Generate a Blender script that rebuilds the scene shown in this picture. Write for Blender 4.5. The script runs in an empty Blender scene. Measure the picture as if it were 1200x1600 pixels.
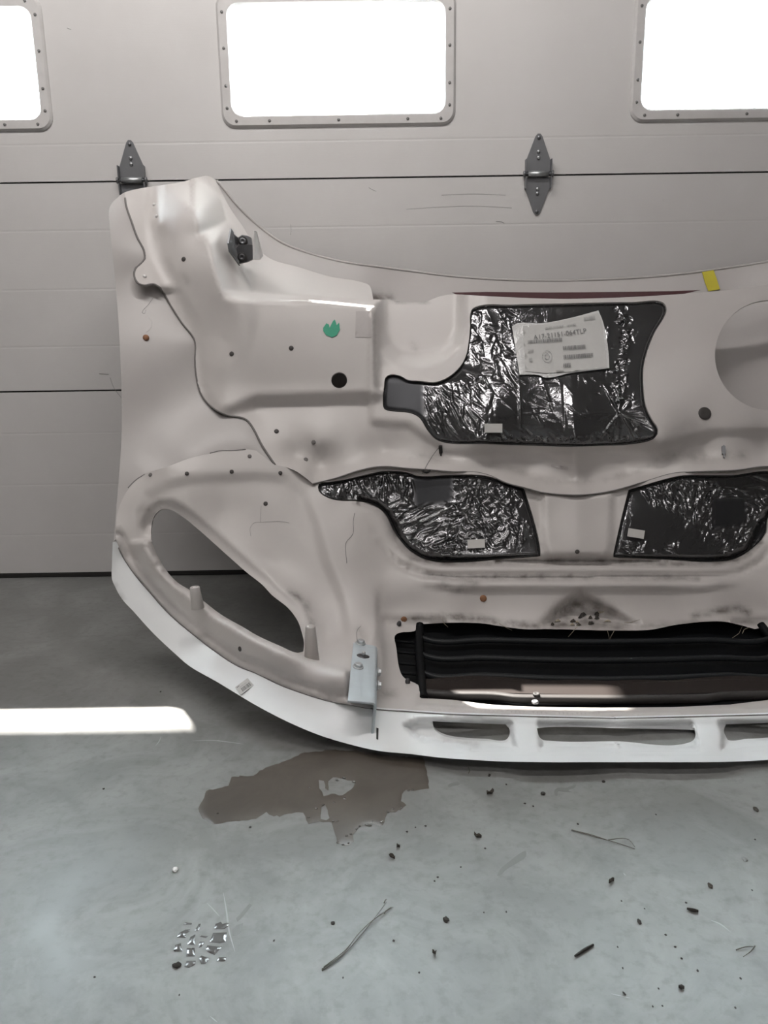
import bpy, bmesh, math, random
import numpy as np
from mathutils import Matrix, Vector
from mathutils.geometry import delaunay_2d_cdt

# ------------------------------------------------------------------ camera, sky, sun, exposure
sc = bpy.context.scene
COL = sc.collection
F, D, H = 1200.0, 2.43, 0.775                      # focal length (px), distance to the door, height
PITCH, ROLL = math.radians(13.2), math.radians(0.84)
CAM = np.array([0, -D, H])
_r = np.array([1, 0, 0.]); _d = np.array([0, -math.sin(PITCH), -math.cos(PITCH)]); _f = np.array([0, math.cos(PITCH), -math.sin(PITCH)])
_right = _r * math.cos(ROLL) + _d * math.sin(ROLL)
_up = _r * math.sin(ROLL) - _d * math.cos(ROLL)
cam = bpy.data.objects.new('camera', bpy.data.cameras.new('camera')); COL.objects.link(cam)
cam.data.sensor_fit = 'HORIZONTAL'; cam.data.sensor_width = 36; cam.data.lens = 36 * F / 1200
cam.data.clip_start = 0.02
cam.matrix_world = Matrix([[_right[i], _up[i], -_f[i], CAM[i]] for i in range(3)] + [[0, 0, 0, 1]])
sc.camera = cam

world = bpy.data.worlds.new('sky'); sc.world = world; world.use_nodes = True
bg = world.node_tree.nodes['Background']
bg.inputs[0].default_value = (0.82, 0.935, 1.0, 1); bg.inputs[1].default_value = 42.0

SUN = Vector((0.531, -0.919, -1.388)).normalized()
sl = bpy.data.lights.new('sun', 'SUN'); sl.energy = 26; sl.angle = math.radians(0.53); sl.color = (1, 0.93, 0.86)
so = bpy.data.objects.new('sun', sl); COL.objects.link(so)
so.rotation_euler = SUN.to_track_quat('-Z', 'Y').to_euler(); so.location = (-3, 5, 8)

LAMP_WATTS = 40.0
LAMP_COLOR = (1.0, 0.955, 0.93)
vs = sc.view_settings
vs.view_transform = 'Standard'; vs.look = 'None'; vs.gamma = 1; vs.exposure = 0.7; vs.use_curve_mapping = False

rng = np.random.default_rng(7); random.seed(7)

# ------------------------------------------------------------------ projection helpers: a traced outline gets its own real distance
def ray(px, py):
    a = px - 600; b = py - 800
    u = a * math.cos(ROLL) - b * math.sin(ROLL); v = a * math.sin(ROLL) + b * math.cos(ROLL)
    return _f * F + _r * u + _d * v
def P(px, py, Y):
    r = ray(px, py); return Vector(CAM + r * ((D - Y) / r[1]))
def G(px, py, z=0.0):
    r = ray(px, py); return Vector(CAM + r * ((z - H) / r[2]))
def PV(xy, Y, zmin=0.005):
    a = xy[:, 0] - 600; b = xy[:, 1] - 800
    u = a * math.cos(ROLL) - b * math.sin(ROLL); v = a * math.sin(ROLL) + b * math.cos(ROLL)
    R = _f[None] * F + _r[None] * u[:, None] + _d[None] * v[:, None]
    p = CAM + R * ((D - Y) / R[:, 1])[:, None]
    low = p[:, 2] < zmin
    q = CAM + R * ((zmin - H) / R[:, 2])[:, None]
    p[low] = q[low]
    return p

# ------------------------------------------------------------------ materials
def newmat(name):
    m = bpy.data.materials.new(name); m.use_nodes = True
    nt = m.node_tree; return m, nt, nt.nodes['Principled BSDF']
def node(nt, t, **k):
    n = nt.nodes.new(t)
    for a, b in k.items(): setattr(n, a, b)
    return n
def ramp(nt, src, stops):
    r = node(nt, 'ShaderNodeValToRGB'); e = r.color_ramp.elements
    while len(e) < len(stops): e.new(0.5)
    for i, (p, c) in enumerate(stops):
        e[i].position = p; e[i].color = tuple(c) + (1,) if len(c) == 3 else c
    nt.links.new(src, r.inputs[0]); return r.outputs[0]
def noise(nt, scale, detail=4, rough=.55, vec=None, dist=0):
    n = node(nt, 'ShaderNodeTexNoise'); n.inputs['Scale'].default_value = scale; n.inputs['Detail'].default_value = detail
    n.inputs['Roughness'].default_value = rough; n.inputs['Distortion'].default_value = dist
    if vec: nt.links.new(vec, n.inputs['Vector'])
    return n.outputs['Fac']
def mixc(nt, fac, a, b, mode='MIX'):
    m = node(nt, 'ShaderNodeMix', data_type='RGBA', blend_type=mode)
    for s, v in ((m.inputs[0], fac), (m.inputs[6], a), (m.inputs[7], b)):
        if hasattr(v, 'is_output'): nt.links.new(v, s)
        else: s.default_value = v if isinstance(v, float) else tuple(v) + (1,)
    return m.outputs[2]
def maths(nt, op, a, b=None):
    m = node(nt, 'ShaderNodeMath', operation=op)
    for i, v in enumerate((a, b)):
        if v is None: continue
        if hasattr(v, 'is_output'): nt.links.new(v, m.inputs[i])
        else: m.inputs[i].default_value = v
    return m.outputs[0]
def bump(nt, b, height, strength=.3, dist=.002):
    n = node(nt, 'ShaderNodeBump'); n.inputs['Strength'].default_value = strength; n.inputs['Distance'].default_value = dist
    nt.links.new(height, n.inputs['Height']); nt.links.new(n.outputs[0], b.inputs['Normal']); return n
def coords(nt):
    return node(nt, 'ShaderNodeTexCoord').outputs['Object']

def paint(name, col, rough=.45, var=.06, dirt=True, spec=.5):
    m, nt, b = newmat(name)
    o = coords(nt)
    n1 = noise(nt, 3.0, 5, .6, o); n2 = noise(nt, 40, 4, .6, o)
    lo = [c * (1 - var) for c in col]
    c = mixc(nt, ramp(nt, n1, [(.35, (0, 0, 0)), (.65, (1, 1, 1))]), lo, col)
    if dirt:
        at = node(nt, 'ShaderNodeAttribute', attribute_name='dirt').outputs['Fac']  # mask holds dirt and some painted shade
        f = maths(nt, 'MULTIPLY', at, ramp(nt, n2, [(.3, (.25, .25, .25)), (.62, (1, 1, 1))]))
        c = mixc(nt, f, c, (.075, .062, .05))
    nt.links.new(c, b.inputs['Base Color'])
    b.inputs['Roughness'].default_value = rough
    b.inputs['Specular IOR Level'].default_value = spec
    bump(nt, b, n2, .08, .001)
    return m
def plain(name, col, rough=.5, metal=0., bscale=0, bstr=.2, var=.12, spec=.5):
    m, nt, b = newmat(name)
    o = coords(nt); n = noise(nt, 25, 4, .6, o)
    c = mixc(nt, n, [x * (1 - var) for x in col], [min(1, x * (1 + var)) for x in col])
    nt.links.new(c, b.inputs['Base Color'])
    b.inputs['Roughness'].default_value = rough; b.inputs['Metallic'].default_value = metal; b.inputs['Specular IOR Level'].default_value = spec
    if bscale: bump(nt, b, noise(nt, bscale, 4, .6, o), bstr, .002)
    return m

M = {}
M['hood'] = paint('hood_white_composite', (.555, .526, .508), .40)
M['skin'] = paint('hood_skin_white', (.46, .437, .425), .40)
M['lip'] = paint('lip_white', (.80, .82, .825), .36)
M['white'] = plain('white_plastic', (.72, .71, .70), .45)
M['sealant'] = plain('grey_sealant', (.17, .16, .155), .7)
M['blackplastic'] = plain('black_plastic', (.0045, .0052, .0062), .5, bscale=200, bstr=.1, spec=.12)
M['greyplastic'] = plain('dark_grey_plastic', (.028, .025, .024), .55)
M['rubber'] = plain('black_rubber', (.02, .019, .018), .7)
M['darkmetal'] = plain('dark_steel', (.10, .10, .105), .42, .7)
M['hinge'] = plain('galvanised_hinge_steel', (.23, .235, .245), .45, .75)
M['zinc'] = plain('zinc_plate', (.63, .695, .735), .38, .5, 120, .08)
M['boltzinc'] = plain('zinc_bolt', (.55, .57, .58), .35, .8)
M['rust'] = plain('rusty_bolt', (.25, .12, .06), .8)
M['screwhead'] = plain('grey_screw_head', (.20, .195, .19), .55, .3)
M['rivet_disc'] = plain('dark_disc', (.05, .045, .042), .6)
M['green'] = plain('green_sticker', (.03, .33, .20), .5)
M['yellow'] = plain('yellow_tape', (.52, .45, .04), .55)
M['red'] = plain('red_tape', (.055, .013, .016), .6)
M['residue'] = plain('tape_residue', (.47, .44, .43), .6)
M['paper'] = plain('paper', (.50, .495, .48), .45)
M['ink'] = plain('ink', (.17, .17, .17), .6)
M['inklight'] = plain('faded_ink', (.36, .36, .355), .6)
M['sticker'] = plain('small_label', (.52, .51, .49), .5)
M['lamp_body'] = plain('lamp_white_enamel', (.8, .8, .8), .4)
M['dirtclod'] = plain('dirt_clod', (.035, .032, .028), .9, bscale=120, bstr=.6, var=.4)
M['leafbit'] = plain('dry_leaf', (.05, .043, .034), .85, var=.4)
M['strand'] = plain('grey_grass_strand', (.12, .115, .095), .8, var=.3)
M['straw'] = plain('pale_straw', (.34, .30, .23), .8, var=.3)
M['wetblock'] = plain('wet_block', (.10, .10, .097), .16)
M['smear'] = plain('damp_smear', (.17, .17, .165), .45)
M['chalk'] = plain('white_pebble', (.8, .8, .78), .6)
M['scuff'] = plain('pencil_scuff', (.22, .21, .21), .7)

def foil_material():
    m, nt, b = newmat('crinkled_foil')
    o = coords(nt)
    v = node(nt, 'ShaderNodeTexNoise'); v.inputs['Scale'].default_value = 55; v.inputs['Detail'].default_value = 3; v.inputs['Distortion'].default_value = 1.2
    nt.links.new(o, v.inputs['Vector'])
    rd = maths(nt, 'ABSOLUTE', maths(nt, 'SUBTRACT', v.outputs['Fac'], .5))
    at = node(nt, 'ShaderNodeAttribute', attribute_name='crinkle').outputs['Fac']
    hgt = maths(nt, 'MULTIPLY', rd, at)
    bump(nt, b, hgt, .18, .006)
    nt.links.new(ramp(nt, at, [(0, (.055, .056, .06)), (1, (.15, .15, .155))]), b.inputs['Base Color'])  # flat patches coloured darker to mute the lamp's reflection in them
    b.inputs['Metallic'].default_value = .8
    rr = ramp(nt, at, [(.0, (.5, .5, .5)), (1, (.13, .13, .13))]); nt.links.new(rr, b.inputs['Roughness'])
    return m
M['foil'] = foil_material()

def film_material():
    m, nt, b = newmat('clear_pouch_film')
    o = coords(nt)
    bump(nt, b, noise(nt, 45, 3, .6, o, 1.0), .5, .006)
    b.inputs['Base Color'].default_value = (.62, .62, .61, 1); b.inputs['Roughness'].default_value = .16
    return m
M['film'] = film_material()

def screen_material():
    m, nt, b = newmat('insect_screen_mesh')
    o = coords(nt)
    mp = node(nt, 'ShaderNodeMapping'); mp.inputs['Scale'].default_value = (330, 330, 330); nt.links.new(o, mp.inputs['Vector'])
    w1 = node(nt, 'ShaderNodeTexWave', bands_direction='X'); w1.inputs['Scale'].default_value = .5; nt.links.new(mp.outputs[0], w1.inputs['Vector'])
    w2 = node(nt, 'ShaderNodeTexWave', bands_direction='Y'); w2.inputs['Scale'].default_value = .5; nt.links.new(mp.outputs[0], w2.inputs['Vector'])
    mx = maths(nt, 'MAXIMUM', w1.outputs['Fac'], w2.outputs['Fac'])
    al = ramp(nt, mx, [(.35, (.30, .30, .30)), (.6, (1, 1, 1))])
    nt.links.new(al, b.inputs['Alpha'])
    b.inputs['Base Color'].default_value = (.026, .020, .018, 1); b.inputs['Roughness'].default_value = .6; b.inputs['Specular IOR Level'].default_value = .15
    return m
M['screen'] = screen_material()

def glass_material():
    m = bpy.data.materials.new('acrylic_pane'); m.use_nodes = True; m.use_transparent_shadow = True; nt = m.node_tree; nt.nodes.clear()
    out = node(nt, 'ShaderNodeOutputMaterial'); tr = node(nt, 'ShaderNodeBsdfTransparent'); gl = node(nt, 'ShaderNodeBsdfGlossy')
    tr.inputs[0].default_value = (.97, .98, .98, 1); gl.inputs['Roughness'].default_value = .03
    mx = node(nt, 'ShaderNodeMixShader'); mx.inputs[0].default_value = .05; nt.links.new(tr.outputs[0], mx.inputs[1]); nt.links.new(gl.outputs[0], mx.inputs[2])
    nt.links.new(mx.outputs[0], out.inputs[0]); return m
M['glass'] = glass_material()

def door_material():
    m, nt, b = newmat('garage_door_steel')
    o = coords(nt)
    n1 = noise(nt, 1.6, 5, .6, o)
    mp = node(nt, 'ShaderNodeMapping'); mp.inputs['Scale'].default_value = (9, 40, 140); nt.links.new(o, mp.inputs['Vector'])
    grain = noise(nt, 2.2, 3, .6, mp.outputs[0])
    fine = noise(nt, 420, 2, .5, o)
    c = mixc(nt, ramp(nt, n1, [(.35, (0, 0, 0)), (.7, (1, 1, 1))]), (.60, .585, .575), (.67, .655, .645))
    sp = ramp(nt, noise(nt, 14, 6, .7, o, .6), [(.70, (0, 0, 0)), (.80, (.35, .35, .35))])
    c = mixc(nt, sp, c, (.42, .40, .39))
    nt.links.new(c, b.inputs['Base Color']); b.inputs['Roughness'].default_value = .42
    bump(nt, b, maths(nt, 'ADD', grain, maths(nt, 'MULTIPLY', fine, .5)), .12, .0012)
    return m
M['door'] = door_material()
M['frame'] = plain('window_frame_grey', (.585, .57, .56), .5)
M['wall'] = plain('interior_wall', (.27, .25, .235), .7)
M['ceiling'] = plain('interior_ceiling', (.33, .315, .30), .8)

def floor_material():
    m, nt, b = newmat('sealed_concrete')
    o = coords(nt)
    n1 = noise(nt, 1.3, 6, .6, o, .4); n2 = noise(nt, 5.5, 6, .65, o, .8); n3 = noise(nt, 55, 5, .6, o); n4 = noise(nt, 300, 2, .5, o)
    c = mixc(nt, ramp(nt, n1, [(.3, (0, 0, 0)), (.7, (1, 1, 1))]), (.172, .173, .167), (.195, .199, .193))
    c = mixc(nt, ramp(nt, n2, [(.42, (0, 0, 0)), (.68, (.9, .9, .9))]), c, (.275, .279, .273))
    c = mixc(nt, ramp(nt, n3, [(.30, (.35, .35, .35)), (.5, (0, 0, 0))]), c, (.115, .113, .107))
    sw = node(nt, 'ShaderNodeTexWave', wave_type='RINGS', rings_direction='Z'); sw.inputs['Scale'].default_value = 1.1; sw.inputs['Distortion'].default_value = 9; sw.inputs['Detail'].default_value = 3; sw.inputs['Detail Scale'].default_value = 1.4
    nt.links.new(o, sw.inputs['Vector'])
    c = mixc(nt, maths(nt, 'MULTIPLY', ramp(nt, sw.outputs['Fac'], [(.8, (0, 0, 0)), (1, (1, 1, 1))]), .10), c, (.32, .32, .31))
    nt.links.new(c, b.inputs['Base Color'])
    rr = ramp(nt, n2, [(.3, (.36, .36, .36)), (.7, (.52, .52, .52))])
    nt.links.new(rr, b.inputs['Roughness'])
    b.inputs['Specular IOR Level'].default_value = .42
    bump(nt, b, maths(nt, 'ADD', n3, maths(nt, 'MULTIPLY', n4, .3)), .10, .002)
    return m
M['floor'] = floor_material()

def wet_material():
    m, nt, b = newmat('wet_concrete')
    o = coords(nt)
    n1 = noise(nt, 9, 6, .6, o, .5); n3 = noise(nt, 60, 4, .6, o)
    c = mixc(nt, ramp(nt, n1, [(.35, (0, 0, 0)), (.65, (1, 1, 1))]), (.072, .061, .050), (.105, .091, .075))
    nt.links.new(c, b.inputs['Base Color']); b.inputs['Roughness'].default_value = .28
    bump(nt, b, n3, .08, .001)
    return m
M['wet'] = wet_material()
def water_material():
    m, nt, b = newmat('water_film')
    b.inputs['Base Color'].default_value = (.14, .135, .125, 1); b.inputs['Roughness'].default_value = .04
    b.inputs['Specular IOR Level'].default_value = .9
    return m
M['water'] = water_material()

# ------------------------------------------------------------------ object helpers
def link(name, me, mat=None, parent=None):
    o = bpy.data.objects.new(name, me); COL.objects.link(o)
    if mat is not None and me is not None: me.materials.append(M[mat] if isinstance(mat, str) else mat)
    if parent is not None:
        o.parent = parent
        o.matrix_parent_inverse = Matrix.Translation(parent.location).inverted() if parent.parent is None and parent.type == 'EMPTY' else Matrix.Identity(4)
    return o
def empty(name, loc):
    o = bpy.data.objects.new(name, None); COL.objects.link(o); o.location = loc; o.empty_display_size = .05; return o
def tag(o, label=None, cat=None, group=None, kind=None):
    if label: o['label'] = label
    if cat: o['category'] = cat
    if group: o['group'] = group
    if kind: o['kind'] = kind
    return o
def bm_obj(name, bm, mat, parent=None, smooth=False):
    me = bpy.data.meshes.new(name); bm.normal_update(); bm.to_mesh(me); bm.free()
    if smooth:
        for p in me.polygons: p.use_smooth = True
    return link(name, me, mat, parent)
def bx(bm, x0, x1, y0, y1, z0, z1):
    v = [bm.verts.new((x, y, z)) for x in (x0, x1) for y in (y0, y1) for z in (z0, z1)]
    for f in ((0, 1, 3, 2), (4, 6, 7, 5), (0, 4, 5, 1), (2, 3, 7, 6), (0, 2, 6, 4), (1, 5, 7, 3)):
        bm.faces.new([v[i] for i in f])
def box(name, x0, x1, y0, y1, z0, z1, mat, parent=None, bev=0):
    bm = bmesh.new(); bx(bm, x0, x1, y0, y1, z0, z1)
    bmesh.ops.recalc_face_normals(bm, faces=bm.faces)
    if bev: bmesh.ops.bevel(bm, geom=list(bm.edges), offset=bev, segments=2, affect='EDGES')
    return bm_obj(name, bm, mat, parent)
def tube_bm(bm, pts, rad, n=8):
    pts = [Vector(p) for p in pts]; rings = []
    for i, p in enumerate(pts):
        t = (pts[min(i + 1, len(pts) - 1)] - pts[max(i - 1, 0)]).normalized()
        a = Vector((0, 0, 1)) if abs(t.z) < .9 else Vector((1, 0, 0))
        u = t.cross(a).normalized(); w = t.cross(u).normalized()
        r = rad[i] if hasattr(rad, '__len__') else rad
        rings.append([bm.verts.new(p + (u * math.cos(k * 2 * math.pi / n) + w * math.sin(k * 2 * math.pi / n)) * r) for k in range(n)])
    for a, b in zip(rings, rings[1:]):
        for k in range(n): bm.faces.new((a[k], a[(k + 1) % n], b[(k + 1) % n], b[k]))
    bm.faces.new(rings[0]); bm.faces.new(rings[-1][::-1])
def tube(name, pts, rad, mat, parent=None, n=8):
    bm = bmesh.new(); tube_bm(bm, pts, rad, n); bmesh.ops.recalc_face_normals(bm, faces=bm.faces)
    return bm_obj(name, bm, mat, parent, True)
def lathe_bm(bm, prof, mat4, n=20):
    rings = []
    for r, h in prof:
        rings.append([bm.verts.new(mat4 @ Vector((r * math.cos(k * 2 * math.pi / n), r * math.sin(k * 2 * math.pi / n), h))) for k in range(n)])
    for a, b in zip(rings, rings[1:]):
        for k in range(n): bm.faces.new((a[k], a[(k + 1) % n], b[(k + 1) % n], b[k]))
    bm.faces.new(rings[0][::-1]); bm.faces.new(rings[-1])
def lathe(name, prof, mat4, mat, parent=None, n=20, smooth=True):
    bm = bmesh.new(); lathe_bm(bm, prof, mat4, n); bmesh.ops.recalc_face_normals(bm, faces=bm.faces)
    o = bm_obj(name, bm, mat, parent, smooth)
    return o

# ------------------------------------------------------------------ 2-D helpers
def smoothpts(pts, closed=False, step=5.0):
    """Catmull-Rom through traced points; a third value 1 marks a hard corner."""
    P2 = [(p[0], p[1]) for p in pts]; cor = [len(p) > 2 and p[2] for p in pts]; n = len(pts); out = []
    for i in range(n if closed else n - 1):
        p1 = np.array(P2[i], float); p2 = np.array(P2[(i + 1) % n], float)
        p0 = p1 if cor[i] or (not closed and i == 0) else np.array(P2[i - 1], float)
        p3 = p2 if cor[(i + 1) % n] or (not closed and i == n - 2) else np.array(P2[(i + 2) % n], float)
        L = np.linalg.norm(p2 - p1); k = max(1, int(math.ceil(L / step)))
        # tangent scaling limited so that uneven spacing does not overshoot
        def tan(a, b, c):
            d1 = np.linalg.norm(b - a); d2 = np.linalg.norm(c - b)
            if d1 < 1e-6 or d2 < 1e-6: return (c - a) if d1 + d2 > 0 else np.zeros(2)
            t = ((b - a) / d1 + (c - b) / d2) / 2
            return t * L
        t1 = tan(p0, p1, p2) if np.linalg.norm(p1 - p0) > 1e-6 else (p2 - p1)
        t2 = tan(p1, p2, p3) if np.linalg.norm(p3 - p2) > 1e-6 else (p2 - p1)
        for j in range(k):
            s = j / k
            out.append(tuple((2 * s**3 - 3 * s**2 + 1) * p1 + (s**3 - 2 * s**2 + s) * t1 + (-2 * s**3 + 3 * s**2) * p2 + (s**3 - s**2) * t2))
    if not closed: out.append(P2[-1])
    return np.array(out)
def inside(q, poly):
    x, y = q[:, 0], q[:, 1]; r = np.zeros(len(q), bool); n = len(poly)
    for i in range(n):
        x1, y1 = poly[i]; x2, y2 = poly[(i + 1) % n]
        if y1 == y2: continue
        c = ((y1 > y) != (y2 > y)) & (x < (x2 - x1) * (y - y1) / (y2 - y1) + x1)
        r ^= c
    return r
def dseg(q, pl, closed=False):
    pl = np.asarray(pl, float); a = pl if closed else pl[:-1]; b = np.roll(pl, -1, 0) if closed else pl[1:]
    best = np.full(len(q), 1e9)
    for p0, p1 in zip(a, b):
        e = p1 - p0; L = e @ e
        t = np.clip(((q - p0) @ e) / max(L, 1e-9), 0, 1)
        best = np.minimum(best, np.linalg.norm(q - p0 - t[:, None] * e, axis=1))
    return best
def sdpoly(q, poly):
    d = dseg(q, poly, True); return np.where(inside(q, np.asarray(poly, float)), -d, d)
def sm(t):
    t = np.clip(t, 0, 1); return t * t * (3 - 2 * t)
def interp(x, pts):
    pts = sorted(pts); return np.interp(x, [p[0] for p in pts], [p[1] for p in pts])
class RBF:
    def __init__(s, pts, lam=2.0):
        a = np.array(pts, float); s.c = a[:, :2] / 100; n = len(a)
        d = np.linalg.norm(s.c[:, None] - s.c[None], axis=2)
        K = s.k(d) + np.eye(n) * lam * 1e-3
        Q = np.c_[np.ones(n), s.c]; A = np.block([[K, Q], [Q.T, np.zeros((3, 3))]])
        s.w = np.linalg.solve(A, np.r_[a[:, 2], np.zeros(3)])
    def k(s, d): return np.where(d > 1e-9, d * d * np.log(np.maximum(d, 1e-9)), 0)
    def __call__(s, q):
        p = q / 100; out = np.empty(len(q))
        for i in range(0, len(q), 8000):
            d = np.linalg.norm(p[i:i + 8000, None] - s.c[None], axis=2)
            out[i:i + 8000] = s.k(d) @ s.w[:-3] + s.w[-3] + p[i:i + 8000] @ s.w[-2:]
        return out
def circle(cx, cy, rx, ry=None, n=24):
    ry = ry or rx; return np.array([(cx + rx * math.cos(k * 2 * math.pi / n), cy + ry * math.sin(k * 2 * math.pi / n)) for k in range(n)])
def resample(pl, step):
    out = []
    for a, b in zip(pl, np.roll(pl, -1, 0)):
        k = max(1, int(math.ceil(np.linalg.norm(b - a) / step)))
        out += [a + (b - a) * j / k for j in range(k)]
    return np.array(out)
def cdt(outline, holes, spacing, lines=(), fine=()):
    """triangulate a 2-D region with holes; lines = feature polylines that get vertices, fine = (polygon, spacing) denser areas"""
    outline = np.asarray(outline, float); holes = [np.asarray(h, float) for h in holes]
    cons = [resample(outline, spacing)] + [resample(h, min(spacing, 5)) for h in holes]
    verts = []; edges = []
    for c in cons:
        o = len(verts); verts += [tuple(p) for p in c]; edges += [(o + i, o + (i + 1) % len(c)) for i in range(len(c))]
    ncon = np.array(verts)
    feat = []
    for l in lines:
        l = np.asarray(l, float)
        for a, b in zip(l, l[1:]):
            k = max(1, int(np.linalg.norm(b - a) / spacing)); feat += [a + (b - a) * j / k for j in range(k)]
    x0, y0 = outline.min(0); x1, y1 = outline.max(0)
    def hexgrid(x0, x1, y0, y1, s):
        g = []; h = s * .866
        for j in range(int((y1 - y0) / h) + 1):
            xs = np.arange(x0 + (s / 2 if j % 2 else 0), x1, s); g.append(np.c_[xs, np.full(len(xs), y0 + j * h)])
        return np.vstack(g)
    grid = hexgrid(x0, x1, y0, y1, spacing)
    for poly, s in fine:
        poly = np.asarray(poly, float); grid = grid[~inside(grid, poly)]
        g2 = hexgrid(*[v for k in (0, 1) for v in (poly[:, k].min(), poly[:, k].max())], s); grid = np.vstack([grid, g2[inside(g2, poly)]])
    if feat:
        feat = np.array(feat)
        keep = np.ones(len(grid), bool)
        for i in range(0, len(feat), 200):
            dd = np.linalg.norm(grid[:, None] - feat[None, i:i + 200], axis=2).min(1); keep &= dd > spacing * .55
        grid = np.vstack([grid[keep], feat])
    k = inside(grid, outline)
    for h in holes: k &= ~inside(grid, h)
    grid = grid[k]
    keep = np.ones(len(grid), bool)
    for i in range(0, len(ncon), 200):
        dd = np.linalg.norm(grid[:, None] - ncon[None, i:i + 200], axis=2).min(1); keep &= dd > min(spacing * .55, 2.5)
    grid = grid[keep]
    allv = [Vector(v) for v in verts] + [Vector(v) for v in grid]
    rv, re, rf, *_ = delaunay_2d_cdt(allv, edges, [], 0, 1e-4)
    V = np.array([tuple(v) for v in rv]); T = np.array([tuple(f) for f in rf if len(f) == 3])
    cen = V[T].mean(1); k = inside(cen, outline)
    for h in holes: k &= ~inside(cen, h)
    T = T[k]
    a, b, c = V[T[:, 0]], V[T[:, 1]], V[T[:, 2]]
    ar = (b[:, 0] - a[:, 0]) * (c[:, 1] - a[:, 1]) - (b[:, 1] - a[:, 1]) * (c[:, 0] - a[:, 0])
    T = T[np.abs(ar) > 1e-6]; ar = ar[np.abs(ar) > 1e-6]
    T[ar > 0] = T[ar > 0][:, ::-1]           # picture y points down: make faces look at the viewer's side
    used = np.unique(T); mp = -np.ones(len(V), int); mp[used] = np.arange(len(used))
    return V[used], mp[T]
def mesh_from(name, verts, tris, smooth=True, attrs=None):
    me = bpy.data.meshes.new(name)
    me.from_pydata([tuple(v) for v in verts], [], [tuple(int(i) for i in t) for t in tris])
    if smooth: me.polygons.foreach_set('use_smooth', [True] * len(me.polygons))
    for k, v in (attrs or {}).items():
        a = me.attributes.new(k, 'FLOAT', 'POINT'); a.data.foreach_set('value', np.asarray(v, np.float32))
    me.update(); return me
def surf(name, outline, holes, depth, spacing, mat, parent, thick=.004, lines=(), fine=(), dirt=None, smooth=True, attrs=None):
    V, T = cdt(outline, holes, spacing, lines, fine)
    pts = PV(V, depth(V)); n = len(V)
    at = {}
    if dirt is not None: at['dirt'] = dirt(V)
    if attrs: at.update(attrs(V))
    if thick:                                            # a second skin behind the first, with a rim of its own along every edge
        E = np.sort(np.vstack([T[:, [0, 1]], T[:, [1, 2]], T[:, [2, 0]]]), 1); D2 = np.vstack([T[:, [0, 1]], T[:, [1, 2]], T[:, [2, 0]]])
        _, idx, cnt = np.unique(E, axis=0, return_index=True, return_counts=True); be = D2[idx[cnt == 1]]
        bv = np.unique(be); mp = -np.ones(n, int); mp[bv] = np.arange(len(bv)); m = len(bv)
        off = np.array([0, thick, -min(.0025, thick * .5)])
        pts = np.vstack([pts, pts + off, pts[bv], pts[bv] + off])
        a, c = mp[be[:, 0]] + 2 * n, mp[be[:, 1]] + 2 * n
        T = np.vstack([T, T[:, ::-1] + n, np.c_[c, a, a + m], np.c_[c, a + m, c + m]])
        at = {k: np.r_[v, v, np.asarray(v)[bv], np.asarray(v)[bv]] for k, v in at.items()}
    me = mesh_from(name, pts, T, smooth, at)
    return link(name, me, mat, parent)

# ------------------------------------------------------------------ THE ROOM
XL, XR, YB, ZC = -4.2, 5.2, -9.0, 4.4
DX0, DX1, DZ1 = -2.0, 2.94, 3.66
def struct(o): o['kind'] = 'structure'; return o
struct(box('floor', XL, XR, YB, .06, -.12, 0, 'floor'))
struct(box('ceiling', XL, XR, YB, 0, ZC, ZC + .1, 'ceiling'))
struct(box('wall_left', XL - .1, XL, YB, 0, 0, ZC, 'wall'))
struct(box('wall_right', XR, XR + .1, YB, 0, 0, ZC, 'wall'))
struct(box('wall_back', XL, XR, YB - .1, YB, 0, ZC, 'wall'))
bm = bmesh.new()
bx(bm, XL, DX0, 0, .18, 0, ZC); bx(bm, DX1, XR, 0, .18, 0, ZC); bx(bm, DX0, DX1, 0, .18, DZ1, ZC)
struct(bm_obj('wall_front', bm, 'wall'))
struct(box('exterior_ground', -14, 14, .06, 26, -.14, -.02, plain('apron_concrete', (.45, .44, .42), .8)))
# unseen canopy added over the door, stepped to trim the sunlight through the windows
bm = bmesh.new(); bx(bm, XL, -1.0, .18, 1.57, 3.9, 4.02); bx(bm, -1.0, XR, .18, 2.3, 3.9, 4.02)
struct(bm_obj('sun_trim_canopy', bm, 'ceiling'))

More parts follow.
